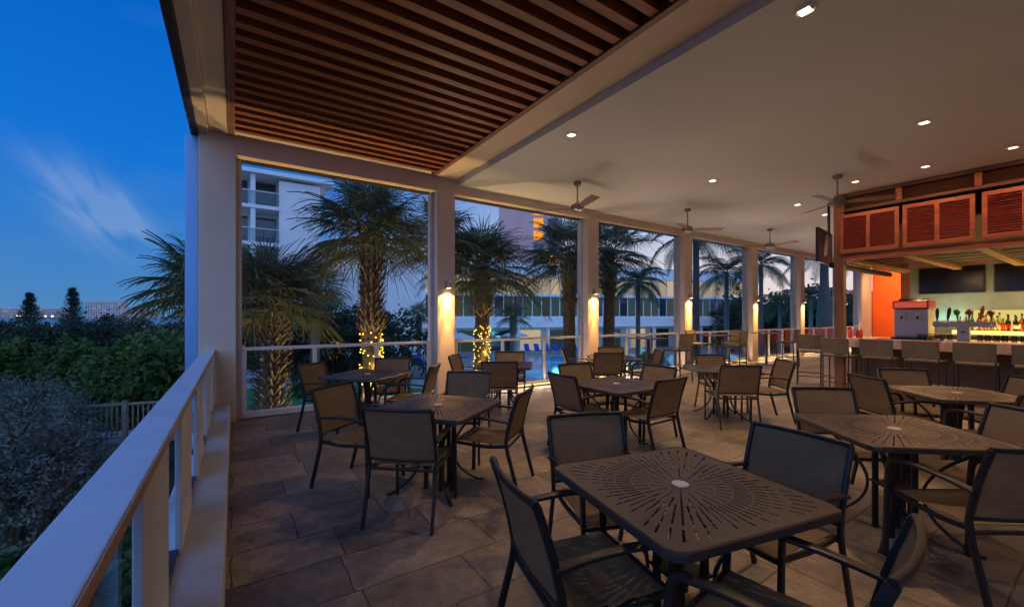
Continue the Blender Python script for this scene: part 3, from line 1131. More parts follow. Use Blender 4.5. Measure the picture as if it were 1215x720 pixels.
# back bar
bb = empty('back_bar', (15.0, .5, 0), 0, 'back bar with lit stepped shelf against teal wall', 'back bar')
MB().box(-.45, .27, -4.5, 2.9, .004, 1.08).build('cabinet', 'barbase', bb, bevel=.006)
MB().box(-.48, .27, -4.5, 2.9, 1.083, 1.115).build('counter', 'bartop', bb, bevel=.004)
MB().box(-.22, .255, -4.5, 2.05, 1.118, 1.20).build('shelf', emit('lit_shelf', (1, .78, .22), 1.6), bb)
MB().box(.262, .285, -5.0, 1.75, .75 + .47, 1.70).build('wall_glow', emit('yellow_wall_glow', (1, .80, .22), .75), bb)  # added glowing sheet stands for yellow lamp light on the wall
wl = MB().box(15.30, 15.45, -5.5, 3.58, .004, 4.05).build('bar_wall', 'teal')
tag(wl, 'teal tiled wall behind the bar, glowing yellow green near bottles', 'wall')
light('AREA', (14.92, .1, 1.26), 34, (1, .72, .22), 'shelf_lamp', .3, (0, R(165), 0), size_y=4.5)
light('AREA', (15.1, 2.6, 1.5), 2.2, (.45, 1, .75), 'tap_lamp', .4, (0, R(200), 0), size_y=.8)
for yv in (2.65, 1.33, 0.01):
    t = empty('wall_television', (15.29, yv, 0), 0, {2.65: 'black television on the bar wall above the beer taps', 1.33: 'black television on the bar wall at the right frame edge', .01: 'black television on the bar wall past the frame edge'}[yv], 'television', 'televisions on the bar wall')
    MB().box(-.07, -.0, -.59, .59, 2.13, 2.79).build('bezel', 'black', t, bevel=.008)
    MB().box(-.076, -.071, -.565, .565, 2.155, 2.765).build('screen', 'screen', t)

# bottles
BPROF = [(.034, 0), (.038, .01), (.038, .18), (.033, .205), (.014, .245), (.013, .295), (.015, .30), (.015, .31)]


def bottle(col, lab, y, x, s, shape):
    m = glass('bottle_' + str(len(bpy.data.materials)), col, 1.45)
    o = empty('liquor_bottle', (x, y, 1.201), 0, lab, 'bottle', 'backlit bottles on the lit shelf')
    pf = [(r_ * (1.15 if shape else 1), z_ * s) for r_, z_ in BPROF]
    MB().lathe(pf, 14).build('body', m, o, True)
    MB().lathe([(.0395 * (1.15 if shape else 1), .06 * s), (.0395 * (1.15 if shape else 1), .14 * s)], 14).build('paper_label', 'paleprint' if shape else 'red', o, True)
    MB().lathe([(.016, .30 * s), (.017, .335 * s), (.014, .34 * s)], 12).build('cap', 'black', o, True)


BC = [((.9, .45, .1), 'amber'), ((.95, .9, .7), 'clear'), ((.8, .25, .05), 'dark orange'), ((.95, .8, .3), 'yellow'), ((.3, .75, .3), 'green')]
BW = ['first', 'second', 'third', 'fourth', 'fifth', 'sixth', 'seventh', 'eighth', 'ninth', 'tenth', 'eleventh', 'twelfth', 'thirteenth', 'fourteenth']
rb = random.Random(11)
for k in range(14):
    c, nm = BC[(k * 2 + k // 5) % 5]
    bottle(c, nm + ' glass bottle, ' + BW[k] + ' along the front of the lit shelf', 2.42 - k * .098 + rb.uniform(-.015, .015), 14.86 + (.09 if k % 2 else 0), rb.uniform(.85, 1.12), k % 3 == 0)

for k in range(12):
    c, nm = BC[(k * 3 + 1) % 5]
    bottle(c, nm + ' glass bottle, ' + BW[k] + ' along the rear of the lit shelf', 2.36 - k * .112 + rb.uniform(-.015, .015), 15.06, rb.uniform(1.1, 1.35), k % 2 == 0)

# frozen drink machine
fd = empty('frozen_drink_machine', (11.72, 2.60, 1.071), R(-90), 'steel two tap frozen drink machine with red illuminated header', 'drink machine')
MB().box(-.26, .26, -.10, .40, .05, .62).build('cabinet', 'steel', fd, bevel=.015)
MB().box(-.28, .28, -.14, .40, .625, .80).build('header', 'red', fd, bevel=.02)
MB().box(-.25, .25, -.144, -.1405, .655, .77).build('header_print', emit('header_glow', (1, .16, .1), .5), fd)
MB().box(-.27, .27, -.28, .40, .0, .049).build('drip_tray', 'black', fd, bevel=.005)
for s in (-1, 1):
    MB().box(s * .12 - .05, s * .12 + .05, -.14, -.102, .40, .56).build('spout', 'paleprint', fd, bevel=.01)
    MB().tube([(s * .12, -.145, .47), (s * .12, -.21, .43)], .016, 8).build('handle', 'black', fd, True)
MB().box(-.2, .2, -.05, .35, .803, .84).build('lid', 'black', fd, bevel=.01)

# tap tower
tt = empty('beer_tap_tower', (11.70, 1.86, 1.071), R(-90), 'steel tee shaped beer tap tower with six assorted handles', 'tap tower')
MB().box(-.085, .085, -.05, .07, 0, .27).build('pedestal', 'steel', tt, bevel=.008)
MB().box(-.42, .42, -.05, .07, .272, .37).build('manifold', 'steel', tt, bevel=.012)
MB().box(-.03, .03, -.0535, -.051, .16, .19).build('badge', 'black', tt)
HC = [('handle_black', (.03, .02, .02)), ('handle_navy', (.03, .02, .05)), ('handle_green', (.02, .35, .05)), ('handle_red', (.45, .06, .04)), ('handle_wood', (.42, .16, .06)), ('handle_brown', (.30, .12, .07))]
for k in range(6):
    x = -.36 + k * .145
    hm = mat(HC[k][0], HC[k][1], .4)
    f = MB().tube([(x, -.05, .31), (x, -.10, .30), (x, -.115, .25)], .013, 8).build('faucet', 'steel', tt, True)
    tilt = .03 * math.sin(k * 2.1)
    q = [(.008, .37), (.012, .40), (.022, .46), (.03, .56), (.024, .62), (.01, .64)] if k not in (2, 3, 5) else [(.008, .37), (.013, .42), (.018, .50), (.04, .53), (.055, .58), (.035, .62), (.008, .63)]
    sc_ = (1, 1.05, .95, .95, 1.15, .85)[k]
    o = MB().lathe([(r_, .37 + (z_ - .37) * sc_) for r_, z_ in q], 14, (0, 0, -.37)).build('tap_handle', hm, tt, True, loc=(x, -.02, .37))
    o.rotation_euler = (R(-6), tilt * 4, 0)

# glass mugs on the bar, a caddy, cups, red bottles
mg = empty('glass_mug', (0, 0, 0), 0, None, 'mug', 'glasses lined up on the bar')
MB().lathe([(.036, 0), (.038, .12), (.035, .12), (.033, .012), (.01, .01)], 14).build('body', 'mug', mg, True)
MB().tube(cr([(.036, 0, .10), (.07, 0, .095), (.07, 0, .03), (.036, 0, .025)], 4), .007, 6).build('handle', 'mug', mg, True)
MG = Maker(mg)
ml = ['glass mug by the drip edge, first right of the tap tower', 'glass mug, second right of the tap tower', 'glass mug, third right of the tap tower', 'glass mug, fourth right of the tap tower', 'glass mug, fifth right of the tap tower', 'glass mug, sixth right of the tap tower', 'glass mug left of the tap tower pedestal', 'glass mug between drink machine and tap tower']
for k, y in enumerate((1.66, 1.56, 1.45, 1.35, 1.24, 1.13, 2.06, 2.17)):
    MG.put((11.78, y, 1.071), R(40 * k), ml[k])
cd = empty('cup_rack', (11.45, 2.27, 1.071), R(-90), 'clear rack of small drinking cups on the bar edge', 'cup rack')
MB().box(-.20, .20, -.08, .08, 0, .012).build('tray', 'black', cd, bevel=.004)
for k in range(5):
    MB().lathe([(.03, .013), (.036, .10), (.034, .10), (.028, .018)], 12, (-.155 + k * .078, 0, 0)).build('cup', 'mug', cd, True)
MB().box(-.20, .20, -.085, .085, .118, .128).build('lid', 'black', cd, bevel=.004)
for k, (x, y) in enumerate(((11.35, 3.52), (11.5, 3.44), (11.42, 3.36))):
    o = empty('condiment_bottle', (x, y, 1.071), 0, ('red squeeze bottle at the left end of the bar', 'red squeeze bottle, middle one at the bar end', 'red squeeze bottle nearest the orange wall edge')[k], 'bottle', 'red squeeze bottles at the bar end')
    MB().lathe([(.032, 0), (.036, .01), (.036, .15), (.02, .175)], 14).build('body', 'redp', o, True)
    MB().lathe([(.02, .176), (.008, .21), (.005, .25)], 10).build('nozzle', 'redp', o, True)

# bar working lamps under the canopy, and wall washers on the orange wall
for y in (2.6, 1.0, -.6):
    light('AREA', (12.3, y, 2.69), 34, (1, .55, .22), 'bar_work_lamp', .25, (0, 0, 0))
    light('AREA', (14.3, y, 1.35), 9, (1, .72, .25), 'back_bar_uplamp', .3, (0, R(180), 0))
for y in (6.4, 5.0, 3.6):
    light('SPOT', (24.9, y, CZ - .05), 260, (1, .62, .30), 'orange_wall_washer', .1, (0, R(-35), 0), 130, .9)

# ================================================================== PALMS AND PLANTS
def fan_leaf(b, base, yaw, pitch, pet, rad, rr):
    """one costapalmate leaf: petiole, then a fan of split blades"""
    d = Vector((math.cos(yaw) * math.cos(pitch), math.sin(yaw) * math.cos(pitch), math.sin(pitch)))
    side = Vector((-math.sin(yaw), math.cos(yaw), 0))
    p0 = Vector(base)
    droop = Vector((0, 0, -.12 * pet * math.cos(pitch)))
    mid = p0 + d * pet * .55
    hub = p0 + d * pet + droop
    b.tube([p0, mid, hub], .013, 4, side)
    d2 = (d + Vector((0, 0, -.35))).normalized()
    up = side.cross(d2)
    n = 30
    span = R(132)
    for k in range(n):
        t = (k + .5) / n * 2 - 1
        a = t * span
        ln = rad * (1 - .28 * abs(t) ** 2) * rr.uniform(.78, 1.06)
        dirv = (d2 * math.cos(a) + side * math.sin(a)).normalized()
        w_at = lambda q: ln * q * span / n * 1.04
        pd = dirv.cross(up).normalized()
        dr = rr.uniform(.2, .6) * (1 + .5 * abs(t))
        pts = []
        for q in (.04, .34, .62, .84, 1.0):
            p = hub + dirv * ln * q + up * (.10 * math.sin(q * 2.5) * abs(t) * ln * .5)
            p.z -= dr * ln * max(0, q - .3) ** 2 * 1.5
            w = w_at(q) if q < .35 else w_at(.34) * (1 - (q - .34) / .66) ** .8 + .0015
            pts.append((p - pd * w * .5 + up * .01 * (k % 2), p + pd * w * .5 - up * .01 * (k % 2)))
        vs = [x for pr_ in pts for x in pr_]
        b.add(vs, [(2 * i, 2 * i + 1, 2 * i + 3, 2 * i + 2) for i in range(4)])


def fan_crown(seed, nl, rad, pet):
    rr = random.Random(seed)
    b = MB()
    for k in range(nl):
        f = k / nl
        yaw = k * 2.39996 + rr.uniform(-.2, .2)
        pitch = R(80 - 100 * f + rr.uniform(-10, 10))
        fan_leaf(b, (math.cos(yaw) * .06, math.sin(yaw) * .06, -.25 * f), yaw, pitch, pet * rr.uniform(.8, 1.1), rad * rr.uniform(.85, 1.1), rr)
    return b


def booted_trunk(seed, h, r0, boots_from, boots_r):
    """fibrous trunk with criss-cross leaf bases on its upper part"""
    rr = random.Random(seed)
    b = MB()
    n = 14
    path = [(.03 * math.sin(z * .9), .02 * math.cos(z * 1.1), z) for z in [h * k / n for k in range(n + 1)]]
    b.tube(path, r0, 14, (1, 0, 0), [1.25 if k == 0 else 1 + rr.uniform(-.06, .06) for k in range(n + 1)])
    rows = int((h - boots_from) / .085)
    for i in range(rows):
        z = boots_from + i * .085
        for k in range(7):
            a = k * 2 * PI / 7 + (i % 2) * PI / 7 + rr.uniform(-.07, .07)
            for lean in (-1, 1):
                c, s = math.cos(a), math.sin(a)
                out = boots_r * rr.uniform(.85, 1.2)
                t0 = Vector((c * r0 * .9, s * r0 * .9, z))
                sd = Vector((-s, c, 0))
                t1 = t0 + Vector((c, s, 0)) * out * .5 + sd * lean * .035 + Vector((0, 0, .10))
                t2 = t0 + Vector((c, s, 0)) * out + sd * lean * .07 + Vector((0, 0, .20 * rr.uniform(.8, 1.2)))
                b.sweep([t0, t1, t2], [(.024, .0), (0, .012), (-.024, 0), (0, -.009)], sd, [1.1, .9, .6])
    return b


def palm(name, label, seed, loc, h, r0, rad, pet, nl=30, boots=1.6, br=.14, group='fan palms beyond the railing'):
    o = empty(name, loc, seed * 1.3, label, 'palm tree', group)
    booted_trunk(seed, h, r0, max(.3, h - boots), br).build('trunk', 'trunk', o, True)
    c = fan_crown(seed, nl, rad, pet).build('crown', 'frond', o, loc=(0, 0, h + .05))
    return o


def strings(label, loc, r, z0, z1, n, seed):
    rr = random.Random(seed)
    o = empty('string_lights', (loc[0], loc[1], GZ), 0, label, 'string lights', 'string lights wound round palm trunks')
    turns = (z1 - z0) / .13
    pts = []
    for k in range(int(turns * 12)):
        a = k / 12 * 2 * PI
        pts.append((math.cos(a) * r, math.sin(a) * r, z0 + (z1 - z0) * k / (turns * 12)))
    MB().tube(pts, .006, 4, (0, 0, 1)).build('cord', 'cord', o)
    bm_ = None
    for k in range(n):
        a = rr.uniform(0, 2 * PI) if k % 3 else rr.uniform(PI * .9, PI * 2.1)
        z = z0 + (z1 - z0) * (k + rr.random()) / n
        q = r + .02
        if bm_ is None:
            s = .019
            ob = MB().add([(s, 0, 0), (-s, 0, 0), (0, s, 0), (0, -s, 0), (0, 0, s), (0, 0, -s)], [(0, 2, 4), (2, 1, 4), (1, 3, 4), (3, 0, 4), (2, 0, 5), (1, 2, 5), (3, 1, 5), (0, 3, 5)]).build('bulb', 'fairy', o)
            bm_ = ob.data
        else:
            ob = bpy.data.objects.new('bulb', bm_)
            COL.objects.link(ob)
            ob.parent = o
        ob.location = (math.cos(a) * q, math.sin(a) * q, z)
    for k in range(5):
        a = R(200 + 35 * k)
        light('POINT', (loc[0] + math.cos(a) * (r + .05), loc[1] + math.sin(a) * (r + .05), GZ + z0 + (z1 - z0) * (k + .5) / 5), 5, (1, .6, .1), 'string_glow', .03)


def ground(px, d):
    return spot_at(px, d, GZ)


palm('cabbage_palm', 'fan palm with thick criss cross booted trunk, leftmost by the first bay railing', 3, ground(322, 8.6), 4.95, .20, .95, .62, 44, 3.4, .20)
p2 = ground(441, 9.6)
palm('cabbage_palm', 'tall fan palm in the first bay, trunk foot wrapped in yellow lights', 5, p2, 6.45, .21, 1.05, .8, 52, 2.3, .13)
strings('yellow string lights on the palm foot behind the first bay railing', p2, .24, 2.5, 4.2, 98, 2)
p3 = ground(572, 13)
palm('cabbage_palm', 'fan palm in the second bay with shaggy booted trunk and lit foot', 8, p3, 6.0, .22, 1.2, .95, 56, 1.5, .22)
strings('yellow string lights on the palm foot in the second bay', p3, .25, 2.6, 4.25, 98, 5)
palm('cabbage_palm', 'fan palm behind the third column, crown filling the second bay right side', 9, ground(676, 14), 6.5, .2, 1.2, .9, 40)
palm('cabbage_palm', 'fan palm at the left of the third bay, top hidden by the lintel', 12, ground(722, 15), 6.9, .2, 1.2, .9, 38)
palm('cabbage_palm', 'fan palm outside the left corner, seen past the shade guide above the bushes', 14, ground(243, 9.2), 5.15, .2, .95, .62, 44)
palm('cabbage_palm', 'dark fan palm behind the corner column in the first bay', 15, ground(262, 12.5), 5.6, .2, .9, .7, 30)
palm('cabbage_palm', 'fan palm between the two big palms of the first bay', 16, ground(374, 23), 6.2, .24, 1.4, 1.0, 40)
palm('cabbage_palm', 'fan palm at the right of the first bay, beside the second column', 21, ground(521, 12.5), 6.7, .2, 1.0, .8, 30)
palm('cabbage_palm', 'small distant fan palm right of the second bay palm', 17, ground(609, 34), 4.6, .24, 1.1, .7, 28)
palm('cabbage_palm', 'small distant fan palm left of the second column', 18, ground(497, 38), 4.6, .2, 1.0, .7, 26)


def feather_crown(seed, nf, L):
    rr = random.Random(seed)
    b = MB()
    for k in range(nf):
        f = k / nf
        yaw = k * 2.39996 + rr.uniform(-.2, .2)
        pitch = R(80 - 100 * f + rr.uniform(-8, 8))
        ln = L * rr.uniform(.85, 1.1)
        h0 = Vector((math.cos(yaw), math.sin(yaw), 0))
        side = Vector((-math.sin(yaw), math.cos(yaw), 0))
        pts = []
        p = Vector((0, 0, 0))
        n = 14
        pit = pitch
        for i in range(n + 1):
            pts.append(p.copy())
            p = p + (h0 * math.cos(pit) + Vector((0, 0, math.sin(pit)))) * ln / n
            pit -= R(rr.uniform(5, 8)) * (1.2 if pitch > 0 else .7)
        b.tube(pts, .02, 4, side, [1 - .8 * i / n for i in range(n + 1)])
        for i in range(2, n + 1):
            for sub in (0, .5):
                q = pts[i] if not sub or i == n else pts[i].lerp(pts[min(n, i + 1)], .5)
                t = (pts[i] - pts[i - 1]).normalized()
                l2 = ln * .27 * math.sin(PI * min(.97, (i + sub) / n * .85 + .15)) * rr.uniform(.85, 1.1)
                for s in (-1, 1):
                    dv = (side * s * .8 + t * .75 + Vector((0, 0, -.18))).normalized()
                    e1 = q + dv * l2 * .55
                    e2 = q + dv * l2 + Vector((0, 0, -.32 * l2))
                    w = t * .030
                    b.add([q - w, q + w, e1 + w, e1 - w, e2 + w * .15, e2 - w * .15], [(0, 1, 2, 3), (3, 2, 4, 5)])
    return b


def coconut(label, seed, loc, h, L, nf=20, r=.15, lean=(0, 0), tm='grey_trunk'):
    o = empty('coconut_palm', loc, 0, label, 'palm tree', 'feather leaved palms around the pool')
    n = 12
    path = [(lean[0] * (k / n) ** 2, lean[1] * (k / n) ** 2, h * k / n) for k in range(n + 1)]
    MB().tube(path, r, 12, (1, 0, 0), [1.4 - .5 * min(1, k / 4) - .2 * k / n for k in range(n + 1)]).build('trunk', tm, o, True)
    feather_crown(seed, nf, L).build('crown', 'feather', o, loc=(lean[0], lean[1], h))
    return o


coconut('feather leaved palm by the pool in the third bay with bluish trunk', 3, ground(757, 26), 6.6, 2.3, 24, .18)
p7 = ground(826, 20)
coconut('tall feather palm beside the fourth column, trunk wrapped in lights', 5, p7, 8.3, 3.0, 22, .19)
strings('yellow string lights on the trunk beside the fourth column', p7, .20, 1.1, 2.6, 70, 9)
coconut('feather leaved palm filling the fourth bay in front of the hotel wing', 7, ground(862, 30), 7.6, 3.0, 24, .2)
coconut('feather palm with swaying fronds left in the fifth bay', 11, ground(903, 27), 7.8, 2.6, 20, .17)
coconut('dark feather palm low in the fifth bay', 13, ground(925, 38), 5.6, 2.6, 20, .2)
coconut('dark feather palm in the sixth bay left of the thick trunk', 15, ground(962, 34), 6.0, 2.6, 20, .2)
coconut('dark feather palm in the narrow bay beside the orange wall', 17, ground(1017, 36), 5.6, 2.8, 22, .2)
ry = empty('royal_palm', ground(978, 27), 0, 'royal palm with stout smooth grey bulging trunk in the sixth bay', 'palm tree')
MB().lathe([(.42, 0), (.40, .6), (.36, 1.5), (.40, 3.2), (.44, 4.2), (.36, 5.6), (.25, 6.6), (.22, 8.2), (.2, 8.6)], 18).build('trunk', 'grey_trunk', ry, True)
feather_crown(21, 18, 2.8).build('crown', 'feather', ry, loc=(0, 0, 8.6))


def leaf_cloud(seed, n, blobs, size, aspect=1.6, jitter=.5, round_=False):
    """leaves spread through lumpy clumps"""
    rr = random.Random(seed)
    b = MB()
    tot = sum(r[3] ** 2 for r in blobs)
    for cx_, cy_, cz_, r_, fl_ in blobs:
        k = int(n * r_ ** 2 / tot)
        # twig clumps within the blob, so the outline is uneven and gaps show
        clumps = []
        for _ in range(max(5, k // 26)):
            v = Vector((rr.gauss(0, 1), rr.gauss(0, 1), rr.gauss(0, 1))).normalized()
            q = rr.uniform(.55, 1.08)
            clumps.append(Vector((cx_ + v.x * r_ * q, cy_ + v.y * r_ * q, cz_ + v.z * r_ * q * fl_)))
        for _ in range(k):
            c = rr.choice(clumps)
            s = r_ * .15
            p = c + Vector((rr.gauss(0, s), rr.gauss(0, s), rr.gauss(0, s * .8)))
            nr = (Vector((rr.gauss(0, .7), rr.gauss(0, .7), rr.gauss(.5, .6)))).normalized()
            t = nr.orthogonal().normalized()
            t = (Matrix.Rotation(rr.uniform(0, 2 * PI), 3, nr) @ t)
            w = nr.cross(t)
            L_ = size * rr.uniform(.45, 1.45)
            W_ = L_ / aspect
            if round_:
                vs = [p + t * (L_ * .5 * math.cos(a)) + w * (W_ * .5 * math.sin(a)) for a in [i * PI / 3 for i in range(6)]]
                b.add(vs, [(0, 1, 2, 3, 4, 5)])
            else:
                b.add([p - t * L_ * .5, p + w * W_ * .5, p + t * L_ * .5, p - w * W_ * .5], [(0, 1, 2, 3)])
    return b


def stems(blobs, seed, r=.05):
    rr = random.Random(seed)
    b = MB()
    for cx_, cy_, cz_, r_, fl_ in blobs:
        p = [(cx_ * .15 + rr.uniform(-.05, .05), cy_ * .15 + rr.uniform(-.05, .05), 0), (cx_ * .45, cy_ * .45, cz_ * .5), (cx_, cy_, cz_)]
        b.tube(cr(p, 4), r, 7, (1, 0, 0), [1.3 - 1.0 * k / 8 for k in range(9)])
        for _ in range(4):
            v = Vector((rr.gauss(0, 1), rr.gauss(0, 1), rr.gauss(.4, .7))).normalized() * r_ * .8
            b.tube([(cx_, cy_, cz_ - r_ * .3), (cx_ + v.x * .5, cy_ + v.y * .5, cz_ + v.z * .4), (cx_ + v.x, cy_ + v.y, cz_ + v.z * fl_)], r * .4, 5)
    return b


def blobset(seed, R_, H_, n):
    rr = random.Random(seed)
    bl_ = []
    for k in range(n):
        a = rr.uniform(0, 2 * PI)
        q = R_ * rr.uniform(.1, .68)
        bl_.append((math.cos(a) * q, math.sin(a) * q, H_ * rr.uniform(.42, .80), R_ * rr.uniform(.38, .58), .85))
    return bl_


def bush(name, seed, R_, H_, nb, nleaf, size, aspect, m, round_=False, low=False):
    o = empty(name)
    bs = blobset(seed, R_, H_, nb)
    if low:
        rr = random.Random(seed + 9)
        bs += [(math.cos(a) * R_ * .7, math.sin(a) * R_ * .7, H_ * rr.uniform(.12, .35), R_ * .4, .9) for a in [i * 2 * PI / 5 for i in range(5)]]
    leaf_cloud(seed, nleaf, bs, size, aspect, round_=round_).build('crown', m, o)
    stems(bs, seed, .045 * H_ / 3).build('trunk', 'bark', o, True)
    return o


PW = ['nearest', 'second', 'third', 'fourth', 'fifth', 'sixth', 'seventh', 'eighth', 'ninth', 'tenth', 'eleventh', 'twelfth']
# silvery bushes left of the parapet
sv = Maker(tag(bush('silver_buttonwood', 31, 1.35, 3.5, 8, 9000, .085, 2.4, 'silver', low=True), None, 'bush', 'silver leaved bushes below the parapet'))
for k, (px, d, s, lab) in enumerate(((0, 6.4, 1.0, 'silver leaved bush at the left frame edge below the parapet'), (42, 7.8, 1.02, 'silver leaved bush in the middle below the parapet'),
                                     (66, 10.6, .9, 'silver leaved bush next to the raised boardwalk'), (-30, 9.5, 1.0, 'silver leaved bush out at the far left'), (48, 10.5, .98, 'silver leaved bush behind the others'))):
    sv.put(ground(px, d), k * 1.9, lab, None, s)
sg = Maker(tag(bush('sea_grape', 41, 1.9, 4.3, 10, 6500, .17, 1.1, 'seagrape', True, True), None, 'bush', 'bright green sea grape bushes'))
for k, (px, d, s, lab) in enumerate(((207, 15.5, .98, 'bright green sea grape bush just left of the shade guide'), (150, 16.5, .98, 'bright green sea grape bush behind the silver ones'),
                                     (214, 18, 1.0, 'sea grape bush under the left palm fronds'), (95, 19, .92, 'sea grape bush in the middle of the left view'), (30, 21, .9, 'sea grape bush near the left frame edge'), (178, 23, .98, 'sea grape bush below the far white tower'))):
    sg.put(ground(px, d), k * 1.4, lab, None, s)
dk = Maker(tag(bush('dark_bush', 51, 2.6, 4.3, 10, 6000, .22, 1.7, 'darkleaf', low=True), None, 'tree', 'dark trees of the far hedge line'))
rr = random.Random(8)
DLAB = ['at the left frame edge', 'left of the first pine', 'under the first pine', 'between the two pines', 'under the second pine', 'below the white tower', 'right of the white tower', 'behind the left palm', 'near the shade guide']
for k, px in enumerate((-30, 5, 40, 72, 100, 132, 160, 190, 214)):
    d = 36 + rr.uniform(-6, 10)
    dk.put(ground(px, d), k * 1.1, 'dark round tree of the hedge line ' + DLAB[k], None, .98 + rr.uniform(-.06, .06))
DLAB2 = ['behind the corner palm', 'left in the first bay under the booted palm', 'in the middle of the first bay', 'right of the light wrapped palm of the first bay']
for k, (px, d, s) in enumerate(((312, 35, 1.2), (345, 31, 1.3), (398, 32, 1.35), (466, 31, 1.2))):
    dk.put(ground(px, d), 2 + k * 1.7, 'dark leafy garden tree ' + DLAB2[k], 'dark garden trees by the lawn', s)
for k, (px, d, s, lab) in enumerate(((905, 52, 1.75, 'left of the fifth bay'), (930, 48, 1.75, 'filling the fifth bay'), (955, 50, 1.7, 'behind the sixth column'), (1000, 44, 1.6, 'behind the bar post'), (1022, 47, 1.75, 'in the narrow bay'), (880, 60, 1.5, 'at the end of the hotel wing'))):
    dk.put(ground(px, d), k * 2.3, 'dark dense tree beyond the pool ' + lab, 'dark trees beyond the pool', s)
lo = Maker(tag(bush('low_shrub', 61, 1.0, 1.25, 7, 2600, .13, 1.8, 'midleaf', low=True), None, 'shrub', 'low shrubs in the garden'))
for k, (px, d, s, lab) in enumerate(((405, 21, 1.2, 'low shrub in the first bay before the orange lit doorway'), (372, 24, 1.2, 'low shrub by the path left of the first bay post'), (470, 25, 1.1, 'low clipped shrub left of the second column'),
                                     (740, 33, 1.3, 'low shrub by the pool in the third bay'), (775, 36, 1.2, 'low shrub left of the fourth column'), (300, 32, 1.5, 'low shrub behind the white garden seat'), (335, 33, 1.5, 'low shrub behind the booted palm'),
                                     (60, 5.2, 1.2, 'low green shrub deep below the parapet'), (110, 6.2, 1.0, 'low green shrub under the silver bushes'), (20, 4.4, 1.0, 'low green shrub at the bottom left'))):
    lo.put(ground(px, d), k * 1.3, lab, None, s)
gc = MB()
rr = random.Random(77)
for _ in range(5200):
    px, d = rr.uniform(-60, 185), rr.uniform(3.4, 12)
    p = spot_at(px, d, GZ + rr.uniform(.02, .4))
    if p.x > -.7:
        continue
    a = rr.uniform(0, 2 * PI)
    l = rr.uniform(.10, .26)
    dv = Vector((math.cos(a) * .7, math.sin(a) * .7, rr.uniform(.1, .8))) * l
    w = Vector((-math.sin(a), math.cos(a), 0)) * l * .22
    gc.add([p, p + dv * .5 + w, p + dv, p + dv * .5 - w], [(0, 1, 2, 3)])
tag(gc.build('ground_cover', 'midleaf'), 'low leafy ground cover under the parapet', 'ground cover', kind='stuff')


def pine(label, px, d, h, seed):
    o = empty('casuarina_pine', ground(px, d), 0, label, 'tree', 'feathery pines on the skyline')
    rr = random.Random(seed)
    MB().tube([(0, 0, 0), (.1, 0, h * .5), (0, .05, h)], .16, 8, (1, 0, 0), [1, .6, .15]).build('trunk', 'bark', o, True)
    b = MB()
    for _ in range(260):
        z = h * rr.uniform(.28, 1)
        a = rr.uniform(0, 2 * PI)
        l = (1.05 - z / h) * h * .30 * rr.uniform(.6, 1.2) + .15
        e = Vector((math.cos(a) * l, math.sin(a) * l, z + l * .5))
        s = Vector((0, 0, z))
        for i in range(16):
            q = s.lerp(e, rr.uniform(.2, 1))
            v = Vector((rr.gauss(0, .5), rr.gauss(0, .5), rr.gauss(.2, .5))).normalized() * rr.uniform(.25, .55)
            w = v.orthogonal().normalized() * .035
            b.add([q - w, q + w, q + v], [(0, 1, 2)])
    b.build('crown', 'needle', o)


pine('feathery dark pine left of the far lights', 35, 62, 7.8, 3)
pine('feathery dark pine beside the far white tower', 86, 60, 8.4, 6)

# raised boardwalk seen through the bushes
bw = empty('boardwalk', spot_at(148, 11.6, GZ), R(-12), 'weathered raised boardwalk with picket handrail among the bushes below the parapet', 'boardwalk')
MB().box(-1.6, 1.6, -.03, .03, 2.08, 2.14).build('top_rail', 'fence', bw)
MB().box(-1.6, 1.6, -.02, .02, 1.17, 1.22).build('bottom_rail', 'fence', bw)
for k in range(28):
    MB().box(-1.56 + k * .115, -1.532 + k * .115, -.012, .012, 1.221, 2.079).build('picket', 'fence', bw)
MB().box(-1.7, 1.7, -.1, 1.4, 1.0, 1.07).build('deck', 'fence', bw)
for sx in (-1.6, 0, 1.6):
    MB().box(sx - .05, sx + .05, -.055, .045, 0, 2.2).build('post', 'fence', bw)

